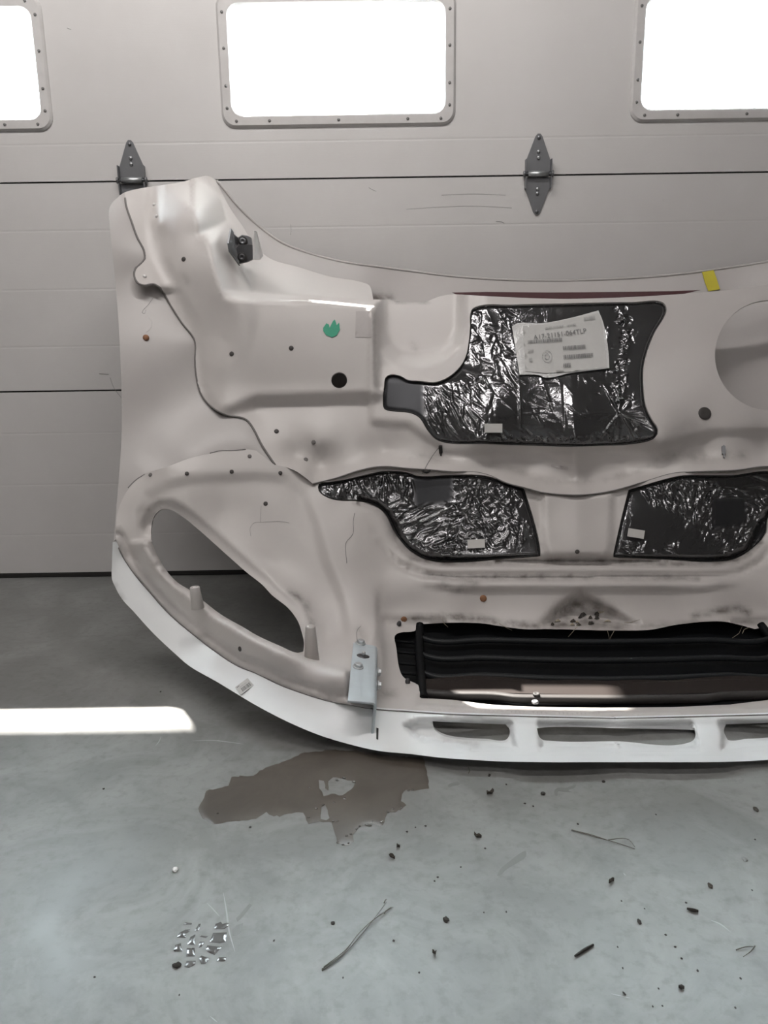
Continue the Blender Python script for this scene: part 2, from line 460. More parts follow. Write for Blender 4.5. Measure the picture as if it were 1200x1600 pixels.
door = empty('door_1', (.47, 0, 0)); struct(door)
SEC = .609; W0, W1, WZ0, WZ1 = -.42, .191, 1.389, 1.676
WCX = [-1.2795, -.1145, 1.0655, 2.2405]; WHW = .3055
def rrect(x0, x1, z0, z1, r, n=6):
    out = []
    for cx, cz, a0 in ((x1 - r, z1 - r, 0), (x0 + r, z1 - r, 90), (x0 + r, z0 + r, 180), (x1 - r, z0 + r, 270)):
        for k in range(n + 1):
            a = math.radians(a0 + 90 * k / n); out.append((cx + r * math.cos(a), cz + r * math.sin(a)))
    return np.array(out)
def door_section(i):
    z0, z1 = i * SEC + .0025, (i + 1) * SEC - .0025
    if i == 0: z0 = .016
    hol = [rrect(c - WHW - .004, c + WHW + .004, WZ0 - .004, WZ1 + .004, .034) for c in WCX] if i == 2 else []
    grooves = [z0 + (z1 - z0) * k for k in (.22, .50, .78)] if i != 2 else [z0 + .10]
    k = 800.0
    xs0, xs1 = DX0 + .004, DX1 - .004
    out = np.array([(xs0, -z0), (xs1, -z0), (xs1, -z1), (xs0, -z1)]) * k
    ln = []
    for g in grooves:
        for dz in (-.004, 0, .004): ln.append(np.array([(xs0 + .01, -(g + dz)), (xs1 - .01, -(g + dz))]) * k)
    V, T = cdt(out, [np.c_[h[:, 0], -h[:, 1]] * k for h in hol], 42, ln)
    x, z = V[:, 0] / k, -V[:, 1] / k
    y = np.zeros(len(V))
    for g in grooves: y += .0004 * np.clip(1 - np.abs(z - g) / .004, 0, 1)
    me = mesh_from('door_section', np.c_[x, y, z], T, False)
    o = link('door_section', me, 'door', door)
    s = o.modifiers.new('thickness', 'SOLIDIFY'); s.thickness = .05; s.offset = -1
for i in range(6): door_section(i)
box('bottom_seal', DX0 + .004, DX1 - .004, -.003, .045, .0, .016, 'rubber', door, .003)
for i in range(1, 6):
    box('joint_tongue', DX0 + .004, DX1 - .004, .010, .045, i * SEC - .012, i * SEC + .012, 'rubber', door)

def hinge(px, py):
    c = P(px, py, 0); cx, cz = c.x, c.z
    e = link('hinge', None, None, door)
    def leaf(sign):
        pts = [(-.037, .008), (-.037, .035), (-.010, .104), (-.004, .111), (.004, .111), (.010, .104), (.037, .035), (.037, .008)]
        bm = bmesh.new(); f = bm.faces.new([bm.verts.new((cx + x, -.004, cz + sign * z)) for x, z in pts])
        r = bmesh.ops.extrude_face_region(bm, geom=[f])
        for v in r['geom']:
            if isinstance(v, bmesh.types.BMVert): v.co.y += .0035
        for side in (-1, 1):
            bx(bm, cx + side * .037 - .0015, cx + side * .037 + .0015, -.020, 0, cz + sign * .004 - .004 * (sign < 0), cz + sign * .040)
        bmesh.ops.recalc_face_normals(bm, faces=bm.faces); bm_obj('hinge_leaf', bm, 'hinge', e)
    leaf(1); leaf(-1)
    rot = Matrix.Translation((cx, -.012, cz)) @ Matrix.Rotation(math.pi / 2, 4, 'Y')
    lathe('hinge_barrel', [(.008, -.030), (.008, .030)], rot, 'boltzinc', e, 14)
    lathe('hinge_pin', [(.0045, -.044), (.009, -.044), (.009, -.039), (.0045, -.039), (.0045, .039), (.009, .039), (.009, .044), (.0045, .044)], rot, 'hinge', e, 12)
    for dz in (.100, .062, .046, -.040, -.052, -.103):
        lathe('bolt', [(.005, 0), (.005, .003), (.0025, .0045)], Matrix.Translation((cx, -.004, cz + dz)) @ Matrix.Rotation(math.pi / 2, 4, 'X'), 'boltzinc' if abs(dz) < .09 else 'hinge', e, 8)
hinge(840, 273); hinge(208, 283)

for n, c in enumerate(WCX):
    w = empty('window_%d' % (n + 1), (c, 0, WZ0)); struct(w)
    def ring(a, b, y): return [(x, y, z) for x, z in rrect(c - WHW - a, c + WHW + a, WZ0 - a, WZ1 + a, b)]
    rings = [ring(-.002, .030, .03), ring(-.002, .030, -.004), ring(.003, .033, -.009), ring(.026, .034, -.009), ring(.031, .036, -.004), ring(.033, .038, .0006)]
    bm = bmesh.new(); rv = [[bm.verts.new(p) for p in r] for r in rings]; k = len(rv[0])
    for a, b in zip(rv, rv[1:]):
        for i in range(k): bm.faces.new((a[i], a[(i + 1) % k], b[(i + 1) % k], b[i]))
    bmesh.ops.recalc_face_normals(bm, faces=bm.faces)
    fr = bm_obj('window_frame', bm, 'frame', w)
    sm0 = None
    spots = [(-WHW - .015, z) for z in (WZ0 + .02, WZ0 + .078, WZ0 + .175, WZ1 - .02)] + [(WHW + .015, z) for z in (WZ0 + .02, WZ0 + .078, WZ0 + .175, WZ1 - .02)]
    spots += [(x, zz) for x in (-WHW + .01, -.20, 0, .20, WHW - .01) for zz in (WZ0 - .015, WZ1 + .015)]
    for dx, z in spots:
        if sm0 is None:
            s = lathe('screw', [(.0045, 0), (.0042, .0015), (.002, .0022)], Matrix.Rotation(math.pi / 2, 4, 'X'), 'screwhead', fr, 8); sm0 = s
        else:
            s = sm0.copy(); COL.objects.link(s); s.parent = fr
        s.matrix_parent_inverse = Matrix.Identity(4); s.location = (c + dx, -.009, z)
    pane = rrect(c - WHW, c + WHW, WZ0, WZ1, .03)
    bm = bmesh.new(); bm.faces.new([bm.verts.new((x, .024, z)) for x, z in pane]); bm.faces.new([bm.verts.new((x, .027, z)) for x, z in pane][::-1])
    bmesh.ops.recalc_face_normals(bm, faces=bm.faces)
    bm_obj('window_pane', bm, 'glass', w)

# unseen strip lamps, added to fill the room with light from above
def fill_lamp(x, y, z, watts, label, length=2.4, tilt=0.0):
    e = empty('fill_lamp', (x, y, z)); tag(e, label, 'lamp', 'added fill lamps, out of view'); e.rotation_euler.x = math.radians(tilt); upv = Matrix.Rotation(-math.radians(tilt), 3, 'X') @ Vector((0, 0, ZC - z))
    def loc(o): o.matrix_parent_inverse = Matrix.Identity(4); return o
    bm = bmesh.new(); bx(bm, -length / 2, length / 2, -.07, .07, 0, .05); loc(bm_obj('housing', bm, 'lamp_body', e))
    for s in (-1, 1):
        bm = bmesh.new(); q = [bm.verts.new(p) for p in ((-length / 2, s * .07, .02), (length / 2, s * .07, .02), (length / 2, s * .15, -.05), (-length / 2, s * .15, -.05))]
        bm.faces.new(q); o = loc(bm_obj('reflector', bm, 'lamp_body', e)); o.modifiers.new('t', 'SOLIDIFY').thickness = .003
        loc(tube('suspension_wire', [(s * length * .4, 0, .05), Vector((s * length * .4, 0, 0)) + upv], .003, 'darkmetal', e, 6))
    l = bpy.data.lights.new('fill_light', 'AREA'); l.shape = 'RECTANGLE'; l.size = length * .96; l.size_y = .12; l.energy = watts; l.color = LAMP_COLOR
    lo = bpy.data.objects.new('fill_light', l); COL.objects.link(lo); lo.parent = e; lo.location = (0, 0, -.012)
fill_lamp(-.5, -1.25, 2.7, LAMP_WATTS * .50, 'added white fill lamp hanging tilted closest to the garage door', 2.4, 46)
fill_lamp(-.4, -3.4, 3.3, LAMP_WATTS * .42, 'added white fill lamp hanging level, second from the garage door')
fill_lamp(.4, -6.6, 3.3, LAMP_WATTS * 1.0, 'added white fill lamp hanging deep in the workshop')

# ------------------------------------------------------------------ THE TRUCK HOOD, standing on its nose, inside towards the viewer
hood = empty('truck_hood', (.44, -1.0, 0))
tag(hood, 'white truck hood standing on its nose, inner side showing, leaned against the garage door', 'truck hood')

def fold_center(y): return interp(y, [(280, 880), (450, 885), (760, 902), (870, 903), (940, 907), (1000, 932), (1060, 947), (1150, 966), (1200, 970)])
def fold(q):
    m = fold_center(q[:, 1]); f = q.copy(); r = q[:, 0] > m; f[r, 0] = 2 * m[r] - q[r, 0]; return f
def mirror(pts):
    a = np.asarray([(p[0], p[1]) for p in pts], float); a[:, 0] = 2 * fold_center(a[:, 1]) - a[:, 0]; return a[::-1]

SEAM = [(195, 301), (197.5, 322), (206, 347), (214, 370), (226, 395), (226, 405), (220, 412), (211, 421), (210, 432), (215, 442), (225, 446), (240, 444), (249, 449), (270, 482), (285, 505), (304, 530), (306, 540), (305, 562), (307, 587), (312, 610), (322, 627), (337, 640), (357, 649), (375, 652), (385, 656), (394, 667), (410, 697), (430, 727)]
HTOP = [(430, 727), (447, 730), (462, 736), (477, 746), (489, 756)]
SEAMB = [(489, 756, 1), (525, 747), (555, 737), (585, 730), (607, 729), (637, 732), (670, 734), (706, 737), (744, 738), (765, 743), (792, 755), (819, 762), (845, 769), (880, 773), (915, 773), (952, 768), (987, 759), (1019, 749), (1051, 740), (1093, 737), (1147, 735), (1200, 729), (1240, 734), (1280, 745), (1316, 756, 1)]
TOPL = [(195, 301, 1), (216, 295), (255, 289), (285, 284), (310, 277), (324, 275), (335, 281), (346, 300), (360, 326), (378, 352), (398, 383), (422, 404), (465, 417), (515, 432), (565, 441), (577, 446), (581, 456), (583, 468, 1), (605, 468, 1), (645, 473), (668, 470), (687, 463), (707, 460), (730, 461), (787, 464), (880, 467), (933, 466), (987, 464), (1040, 461), (1093, 457), (1147, 452), (1200, 445), (1290, 430), (1370, 402), (1430, 350), (1465, 296), (1500, 282), (1560, 292), (1605, 301, 1)]
PAD1 = [(744, 481), (738, 486), (736, 513), (734, 536), (730, 556), (721, 573), (707, 587), (693, 595), (679, 599), (656, 597), (636, 595), (625, 589), (611, 587), (604, 591), (602, 604), (600, 627), (602, 638), (614, 641), (642, 644), (656, 651), (670, 672), (682, 685), (696, 690), (758, 692), (843, 695), (880, 696), (933, 695), (997, 691), (1019, 685), (1026, 677), (1026, 669), (1019, 659), (1008, 635), (1004, 603), (1004, 576), (1008, 555), (1021, 520), (1037, 493), (1040, 483), (1036, 475), (987, 474), (880, 476), (800, 478)]
PAD2 = [(500, 757), (500, 766), (510, 774), (525, 779), (560, 781), (580, 785), (597, 795), (607, 807), (615, 825), (627, 843), (645, 861), (669, 873), (712, 876), (787, 871), (843, 867, 1), (841, 851), (832, 813), (824, 787), (817, 764, 1), (792, 756), (765, 747), (744, 744), (707, 744), (651, 745), (637, 740), (600, 738), (575, 743), (540, 751), (515, 755)]
PAD3 = [(984, 767, 1), (1051, 748), (1067, 745), (1147, 744), (1200, 738), (1232, 744), (1266, 751), (1300, 757), (1306, 760), (1306, 767), (1296, 774), (1281, 779), (1246, 781), (1226, 785), (1209, 795), (1199, 807), (1195, 832), (1173, 856), (1147, 871), (1120, 875), (1040, 872), (960, 869, 1), (972, 815)]
HOLE = [(236, 835), (237, 820), (242, 805), (252, 796), (265, 796), (280, 804), (300, 819), (330, 845), (360, 872), (385, 894), (410, 914), (425, 930), (450, 950), (465, 970), (472, 990), (475, 1005), (474, 1018, 1), (465, 1020), (437, 1009), (400, 992), (380, 980), (345, 960), (315, 937), (295, 921), (277, 910), (260, 892), (245, 867), (237, 847)]
CREST = [(237, 847), (245, 867), (260, 892), (277, 910), (295, 921), (315, 937), (345, 960), (380, 980), (400, 992), (437, 1009), (465, 1020), (500, 1030), (541, 1042)]
GROOVE = [(181, 846), (192, 870), (210, 897), (235, 927), (265, 960), (300, 990), (335, 1017), (370, 1040), (400, 1052), (437, 1070), (475, 1084), (512, 1095), (545, 1101), (585, 1108), (640, 1112), (700, 1116), (800, 1119), (880, 1121), (966, 1123)]
EDGE = [(176, 847), (175, 880), (175, 905), (179, 915), (190, 935), (210, 957), (240, 990), (272, 1020), (295, 1040), (340, 1066), (400, 1102), (450, 1128), (500, 1149), (550, 1164), (590, 1173), (640, 1178), (690, 1184), (750, 1188), (790, 1190), (966, 1191)]
FLANGE = [(181, 846, 1), (181, 830), (184, 800), (200, 765), (227, 741), (262, 729), (300, 715), (340, 707), (383, 702), (400, 704, 1), (430, 727, 1)]
GRILLE = [(661, 975), (655, 980), (647, 986), (623, 989), (617, 993), (619, 1011), (628, 1055), (633, 1060), (656, 1073), (658, 1091, 1), (700, 1093), (769, 1101), (860, 1105), (940, 1106)]
GTOP = [(940, 985), (959, 985), (1016, 984), (1058, 976), (1129, 971), (1146, 974), (1180, 983)]
GTOPL = [(661, 975), (700, 973), (753, 974), (780, 978), (820, 983), (860, 983), (940, 985)]
LEDGE_B = [(340, 451), (365, 454), (427, 458), (470, 461), (515, 465), (572, 470), (590, 472)]

# ---- depth (distance from the door plane, towards the viewer) of each moulded panel
seam_ctrl = [(195, 301, .235), (206, 347, .29), (226, 400, .325), (212, 430, .345), (249, 449, .34), (285, 505, .37), (305, 531, .385), (306, 560, .40), (312, 610, .43), (337, 640, .455), (375, 652, .47), (410, 697, .51), (430, 727, .54)]
SKIN = RBF([(p[0], p[1], p[2] - .006) for p in seam_ctrl] + [
    (172, 326, .30), (184, 305, .25), (176, 440, .385), (187, 600, .50), (186, 750, .60), (180, 850, .672), (250, 640, .475), (250, 720, .555),
    (255, 289, .17), (324, 275, .10), (350, 295, .085), (410, 357, .075), (480, 394, .065), (590, 416, .055), (700, 430, .05), (870, 438, .05),
    (300, 715, .558), (383, 702, .522), (340, 735, .55), (410, 740, .52), (262, 735, .575), (227, 741, .585), (200, 765, .605), (184, 800, .635),
    (398, 383, .13), (422, 404, .128), (465, 417, .128), (515, 432, .118), (565, 441, .118), (610, 455, .10), (690, 461, .10), (870, 463, .10),
    (360, 420, .17), (300, 400, .24), (340, 500, .29), (450, 500, .20), (600, 560, .25), (880, 560, .24), (600, 700, .40), (880, 700, .38), (480, 640, .36), (880, 860, .55), (600, 880, .56), (880, 960, .64), (600, 960, .66), (480, 760, .49), (500, 860, .56), (455, 715, .46), (500, 722, .43), (560, 712, .40)], .4)
def skin_depth(q):
    return SKIN(fold(q))

FACE = RBF(seam_ctrl + [(600, 470, .31), (750, 463, .295), (900, 467, .29), (600, 560, .385), (750, 560, .385), (900, 560, .385), (600, 640, .445), (900, 690, .52), (760, 690, .515), (660, 680, .49), (620, 665, .475),
    (500, 690, .487), (500, 728, .480), (560, 685, .479), (525, 744, .53), (600, 709, .480), (600, 726, .525), (700, 712, .490), (700, 734, .535), (760, 718, .495), (820, 748, .497), (819, 760, .545), (890, 755, .498), (890, 772, .55),
    (460, 715, .496), (462, 734, .545), (480, 745, .545), (489, 755, .548),
    (330, 500, .362), (400, 560, .385), (400, 640, .44), (450, 690, .484), (400, 480, .33), (500, 480, .32), (280, 420, .31), (330, 440, .325), (255, 290, .168), (300, 285, .13), (324, 276, .108), (500, 560, .385), (500, 640, .44)], .3)
BAND = RBF([(195, 301, .235), (206, 347, .29), (226, 400, .325), (255, 290, .168), (300, 285, .13), (324, 276, .108), (352, 310, .115), (385, 362, .138), (422, 404, .135), (465, 417, .135), (515, 432, .126), (565, 441, .125),
    (330, 400, .26), (280, 420, .31), (330, 440, .30), (400, 450, .235), (450, 456, .235), (560, 468, .225), (400, 420, .19), (480, 440, .18), (350, 440, .26)], .3)
TOWER = [(258, 292), (292, 322), (303, 332), (308, 350), (308, 368), (326, 381), (334, 420), (346, 458), (358, 490), (350, 530), (325, 520), (290, 460), (264, 400), (252, 350)]
TFRONT = RBF([(262, 300, .225), (280, 330, .30), (302, 335, .315), (308, 368, .335), (326, 381, .36), (310, 420, .375), (346, 458, .405), (357, 488, .41), (340, 525, .405), (290, 450, .365), (265, 400, .335), (254, 350, .30)], .3)
SHELF = [(300, 470), (584, 470), (582, 610), (400, 616), (345, 636), (322, 600), (318, 540), (290, 500)]
POCKET = [(599, 440), (599, 515), (606, 538), (624, 553), (655, 558), (690, 551), (708, 534), (716, 510), (716, 440)]
PADFRAME = [(586, 440), (1700, 440), (1700, 668), (1120, 668), (1030, 690), (700, 700), (640, 657), (586, 654)]
def lin(t): return np.clip(t, 0, 1)
def upper_depth(q):
    m = fold_center(q[:, 1]); f = fold(q)
    left = q[:, 0] <= 760
    face = FACE(f); x, y = f[:, 0], f[:, 1]
    sd = sdpoly(f, SHELF)
    hs = interp(y, [(440, .075), (500, .065), (600, .035), (640, .03)])
    wl = np.where(y > 608, 24, 14)
    face = face + hs * (1 - sm((sd + 2) / wl)) * sm((x - 300) / 60) * left
    pk = np.where(left, sdpoly(q, POCKET), 99.)
    face = face - .055 * (1 - sm((pk + 6) / 24))
    face = face - .012 * sm((x - 584) / 9) * sm((600 - y) / 30) * sm((760 - x) / 20) * left
    face = face + .014 * (1 - sm(sdpoly(q, PADFRAME) / 14))
    band = BAND(f)
    band = band + .012 * np.exp(-((x - 383) / 10) ** 2) * sm((y - 405) / 20)
    yb = interp(x, LEDGE_B)
    t = lin((y - yb) / interp(x, [(340, 6), (427, 7), (575, 9)]))
    t = t ** .45
    t = np.where((x > 590) | ~left & (x > 500), 1, t)
    base = band * (1 - t) + face * t
    td = sdpoly(f, TOWER); fall = np.where(x > 300, 46, 34)
    w = 1 - lin(td / fall); w = np.where(td > 0, w * .85 + .15 * sm(w), 1)
    base = base + (TFRONT(f) - base) * w
    # shallow dent on the tower's outer flank
    base = base - .012 * np.exp(-(((x - 258) / 11) ** 2 + ((y - 372) / 26) ** 2))
    return base

FP = RBF([(900, 774, .535), (845, 769, .535), (792, 755, .53), (744, 738, .528), (670, 734, .523), (607, 729, .513), (555, 737, .52), (490, 756, .54),
    (900, 800, .56), (900, 850, .61), (900, 866, .622), (860, 800, .555), (817, 764, .535), (832, 813, .575), (843, 867, .622),
    (900, 876, .63), (760, 878, .628), (680, 876, .62), (640, 864, .605), (618, 838, .58), (605, 808, .56), (590, 790, .55), (540, 782, .553), (507, 776, .56),
    (900, 900, .648), (700, 900, .648), (640, 893, .64), (600, 860, .61), (900, 918, .668), (700, 920, .672), (640, 918, .67), (900, 955, .70), (750, 960, .705), (660, 960, .71), (615, 930, .685), (596, 900, .655),
    (700, 972, .73), (860, 982, .74), (617, 990, .77), (600, 975, .75), (610, 1010, .80), (625, 1060, .88), (650, 1085, .945), (610, 1085, .95), (660, 1098, .985), (800, 1108, 1.01), (930, 1110, 1.015),
    (640, 1112, 1.03), (800, 1119, 1.045), (930, 1122, 1.05),
    (590, 985, .80), (590, 1050, .91), (590, 1100, 1.02), (560, 860, .635), (545, 805, .58), (560, 930, .71), (560, 1000, .815), (520, 980, .785), (480, 850, .645), (440, 780, .592), (400, 745, .572), (300, 745, .607), (350, 800, .615), (430, 880, .672), (490, 950, .752), (505, 1010, .84),
    (383, 702, .54), (300, 715, .573), (262, 729, .60), (227, 741, .593), (200, 765, .613), (184, 800, .643), (181, 846, .678),
    (252, 796, .65), (300, 819, .655), (360, 872, .69), (410, 914, .735), (450, 950, .785), (472, 990, .845), (475, 1010, .88),
    (237, 830, .65), (245, 867, .68), (277, 910, .712), (315, 937, .752), (345, 960, .80), (380, 980, .855), (437, 1009, .915), (465, 1020, .925),
    (192, 870, .675), (235, 927, .70), (265, 960, .735), (300, 990, .795), (335, 1017, .86), (370, 1040, .915), (437, 1070, .985), (512, 1095, 1.03), (585, 1107, 1.055), (520, 1060, 1.0), (540, 1045, .965), (560, 1060, .985)], .15)
LINE_A = [(560, 788), (585, 795), (599, 806), (608, 822), (618, 846), (636, 866), (662, 879), (692, 883), (930, 883)]
LINE_B = [(575, 812), (590, 845), (618, 878), (656, 896), (715, 901), (930, 901)]
WEB = [(850, 772), (903, 776), (930, 776), (930, 866), (858, 866), (852, 850)]
NOTCH = [(905, 932), (878, 950), (852, 975), (960, 975), (932, 950)]
BOWL = [(262, 762), (300, 752), (400, 748), (445, 752), (470, 775), (490, 820), (505, 880), (530, 940), (540, 1005), (500, 1030), (480, 1030), (476, 1000), (465, 968), (440, 938), (400, 900), (340, 845), (290, 805), (262, 790), (240, 798), (230, 825), (222, 800), (232, 778)]
def front_depth(q):
    f = fold(q); x, y = f[:, 0], f[:, 1]
    Y = FP(f)
    # rolled rim round the bowl of the headlamp opening
    bd = sdpoly(f, BOWL)
    Y = Y - .013 * (1 - sm((bd + 8) / 24))
    # chamfer towards the headlamp hole, upper side
    up = dseg(f, [p[:2] for p in HOLE[1:17]])
    Y = Y - .022 * (1 - lin(up / 17))
    # rail below the hole: a narrow top ledge, then the face
    cr = dseg(f, CREST)
    gr = dseg(f, GROOVE)
    inr = inside(f, np.array(CREST + [p for p in GROOVE[:14]][::-1], float))
    Y = Y + np.where(inr, .062 * lin(cr / 9) * (gr / (gr + cr + 1e-6)), 0) * sm((548 - x) / 8) * sm((x - 196) / 30)
    Y = Y - .012 * np.exp(-((gr - 12) / 4.0) ** 2) * (x < 590)
    Y = Y + .006 * np.exp(-((gr - 5) / 3.0) ** 2) * (x < 590)
    # block end of the rail beside the zinc bracket
    Y = Y + .012 * sm((x - 585) / 8) * sm((y - 900) / 60) * sm((1010 - y) / 30) * (-1.6)
    # stepped contours around the pads
    a = dseg(f, LINE_A); s = np.where(inside(f, np.array(LINE_A + [(930, 700), (560, 700)], float)), -a, a)
    Y = Y - .030 * (1 - lin((s + 4) / 7)) * (1 - sm((-s - 3) / 14)) * (s < 8)
    b = dseg(f, LINE_B)
    Y = Y - .016 * np.exp(-(b / 3.5) ** 2) * sm((x - 570) / 60)
    Y = Y + .014 * np.exp(-((b - 13) / 5.) ** 2) * (y > 896) * sm((x - 640) / 60)
    Y = Y + .012 * (1 - sm((sdpoly(f, WEB) + 3) / 10))
    Y = Y - .035 * (1 - sm((sdpoly(f, NOTCH) + 10) / 22))
    # gasket flange round the grille opening
    gd = sdpoly(f, np.array([(600, 970), (930, 978), (930, 1112), (640, 1112), (606, 1060)], float))
    Y = Y - .012 * (1 - sm(gd / 8)) * sm((1080 - y) / 30) * (x < 700)
    # two fine ridges under the grille opening
    r = y - interp(x, [(640, 1099), (769, 1107), (860, 1110), (966, 1111)])
    Y = Y - .010 * (1 - lin((r + 3) / 4)) * (y > 1085) * (x > 655)
    Y = Y + .006 * np.exp(-((r - 4) / 2.) ** 2) * (x > 640)
    return Y
LIP = RBF([(181, 846, .683), (192, 870, .678), (235, 927, .703), (265, 960, .738), (300, 990, .798), (335, 1017, .863), (370, 1040, .918), (437, 1070, .988), (512, 1095, 1.033), (585, 1107, 1.06), (640, 1112, 1.04), (800, 1119, 1.052), (966, 1123, 1.055),
    (176, 847, .684), (175, 905, .73), (190, 935, .755), (210, 957, .775), (240, 990, .805), (272, 1020, .84), (295, 1040, .89), (340, 1066, .97), (400, 1102, 1.045), (450, 1128, 1.08), (500, 1149, 1.105), (550, 1164, 1.115), (590, 1173, 1.14), (640, 1178, 1.152), (690, 1184, 1.172), (790, 1190, 1.19), (966, 1191, 1.194), (700, 1150, 1.125), (966, 1150, 1.14), (700, 1158, 1.128), (700, 1168, 1.140), (700, 1175, 1.158), (800, 1161, 1.138), (800, 1171, 1.146), (800, 1178, 1.170), (966, 1163, 1.142), (966, 1173, 1.150), (966, 1179, 1.174)], .1)
TROUGH = [(634, 1136), (648, 1129), (676, 1126), (966, 1131), (966, 1172), (790, 1172), (700, 1165), (655, 1153)]
BARS = [[(799, 1120), (840, 1122), (846, 1180), (806, 1178)]]
def lip_depth(q):
    f = fold(q); Y = LIP(f)
    t = .034 * (1 - lin((sdpoly(f, TROUGH) + 3) / 7))
    b = 1 - sm((sdpoly(f, BARS[0]) + 4) / 9)
    Y = Y - t * (1 - .8 * b)
    Y = Y + .004 * np.exp(-(dseg(f, EDGE) / 4) ** 2)
    return Y

def nz(q, s=1.0, seed=0):
    """cheap smooth value noise for dirt and shade masks"""
    r = np.random.default_rng(seed); g = r.random((128, 128)); p = q / s
    i = np.floor(p).astype(int); t = p - i; t = t * t * (3 - 2 * t)
    a = g[i[:, 1] % 128, i[:, 0] % 128]; b = g[i[:, 1] % 128, (i[:, 0] + 1) % 128]; c = g[(i[:, 1] + 1) % 128, i[:, 0] % 128]; d = g[(i[:, 1] + 1) % 128, (i[:, 0] + 1) % 128]
    return (a * (1 - t[:, 0]) + b * t[:, 0]) * (1 - t[:, 1]) + (c * (1 - t[:, 0]) + d * t[:, 0]) * t[:, 1]
def strokes(q, L):
    d = np.zeros(len(q))
    for pts, w, a in L:
        if len(pts) == 1: r = np.linalg.norm(q - np.array(pts[0]), axis=1)
        else: r = dseg(q, pts)
        d = np.maximum(d, a * np.exp(-(r / w) ** 2))
    return np.clip(d * (.45 + nz(q, 9, 3) * .9), 0, 1)
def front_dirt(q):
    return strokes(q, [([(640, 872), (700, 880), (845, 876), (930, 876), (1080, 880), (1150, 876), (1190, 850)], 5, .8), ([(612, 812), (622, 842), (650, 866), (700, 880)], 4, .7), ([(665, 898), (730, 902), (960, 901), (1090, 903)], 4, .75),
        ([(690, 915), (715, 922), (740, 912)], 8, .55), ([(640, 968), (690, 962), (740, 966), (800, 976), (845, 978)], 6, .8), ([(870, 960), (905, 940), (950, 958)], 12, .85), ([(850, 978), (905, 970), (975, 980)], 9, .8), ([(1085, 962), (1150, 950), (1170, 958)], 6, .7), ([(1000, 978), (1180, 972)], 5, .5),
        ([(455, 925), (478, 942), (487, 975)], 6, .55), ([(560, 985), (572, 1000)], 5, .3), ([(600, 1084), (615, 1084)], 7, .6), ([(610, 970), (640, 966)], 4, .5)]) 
def upper_darks(q):
    return strokes(q, [([(640, 714), (700, 714)], 9, .28), ([(1020, 712), (1160, 712)], 10, .35), ([(770, 722), (840, 750), (930, 754), (1000, 735), (1050, 712)], 5, .28), ([(585, 500), (583, 540)], 3, .25), ([(645, 538), (648, 545)], 6, .35), ([(285, 425), (292, 440)], 6, .22), ([(610, 470), (668, 470)], 3, .6)])  # darker creases; last stroke paints the shade of the gap behind the flange
def skin_darks(q):
    return strokes(q, [([(582, 466), (606, 466)], 8, .8), ([(276, 290), (290, 300)], 6, .3)])  # darker spots at the notch and near the top corner
def lip_dirt_shade(q):
    return strokes(q, [([(540, 1112), (575, 1140)], 10, .12), ([(720, 1160), (745, 1168)], 6, .35), ([(177, 915), (190, 935)], 4, .4)])  # first stroke paints the soft shadow beside the zinc bracket, the rest dirt

arr2 = lambda L: [(p[0], p[1]) for p in L]
# --- outer skin
sk_top = smoothpts([(170, 337), (172, 322), (182, 310), (194, 301), (216, 295), (255, 289), (285, 284), (310, 277), (324, 275), (335, 279), (350, 295), (367, 316), (385, 335), (410, 357), (440, 378), (480, 394), (540, 409), (590, 416), (645, 423), (700, 430), (780, 436), (870, 438), (940, 436), (1000, 433), (1067, 427), (1120, 420), (1200, 408), (1290, 392), (1360, 362), (1420, 315), (1455, 285), (1490, 278), (1570, 290), (1615, 300), (1632, 320), (1636, 337)])
sk_left = smoothpts([(170, 337), (174, 380), (180, 440), (185, 500), (188, 560), (190, 620), (190, 680), (187, 730), (183, 780), (179, 830), (178, 846)])
sk_bot = np.array([(178, 846), (215, 800), (262, 748), (330, 726), (430, 745), (480, 790), (545, 870), (575, 960), (700, 968), (905, 972)], float)
right_left = mirror(sk_left)[::-1]; right_bot = mirror(sk_bot)
skin_outline = np.vstack([sk_top, right_left[1:], right_bot[::-1][1:], sk_bot[::-1][1:], sk_left[::-1][1:-1]])
surf('outer_skin', skin_outline, [], skin_depth, 11, 'skin', hood, .005, dirt=skin_darks)
# --- rolled rear rim of the skin along the cowl
rim2 = sk_top[(sk_top[:, 0] > 336) & (sk_top[:, 0] < 1440)]
tube('rear_rim', [Vector(p) for p in PV(rim2 + np.array([0, 1.0]), skin_depth(rim2) + .002)], .004, 'skin', hood, 8)

# --- upper inner panel
seam = smoothpts(SEAM); htop = smoothpts(HTOP); seamb = smoothpts(SEAMB); topl = smoothpts(TOPL)
rseam = mirror(seam); rhtop = mirror(htop)
up_out = np.vstack([seam, htop[1:], seamb[1:], rhtop[1:], rseam[1:], topl[::-1][1:-1]])
pad1 = smoothpts(PAD1, True, 5); pad2 = smoothpts(PAD2, True, 5); pad3 = smoothpts(PAD3, True, 5)
def grow(pl, d):
    pl = np.asarray(pl); n = len(pl); t = np.roll(pl, -1, 0) - np.roll(pl, 1, 0); nrm = np.c_[t[:, 1], -t[:, 0]]; nrm /= np.linalg.norm(nrm, axis=1)[:, None] + 1e-9
    ar = 0.5 * np.sum(pl[:, 0] * np.roll(pl[:, 1], -1) - np.roll(pl[:, 0], -1) * pl[:, 1])
    return pl + nrm * d * (1 if ar > 0 else -1)
RHOLE = circle(1203, 555, 86, 86, 56)
SMALLHOLE = circle(530, 594, 12.5, 12.5, 20)
ledge_lines = [np.c_[np.linspace(345, 588, 50), interp(np.linspace(345, 588, 50), LEDGE_B) + k] for k in (-3, 0, 2.5, 5, 7.5, 10)]
up_fine = [(np.array([(215, 290), (345, 285), (410, 400), (420, 450), (372, 500), (330, 540), (250, 400)], float), 4.0)]
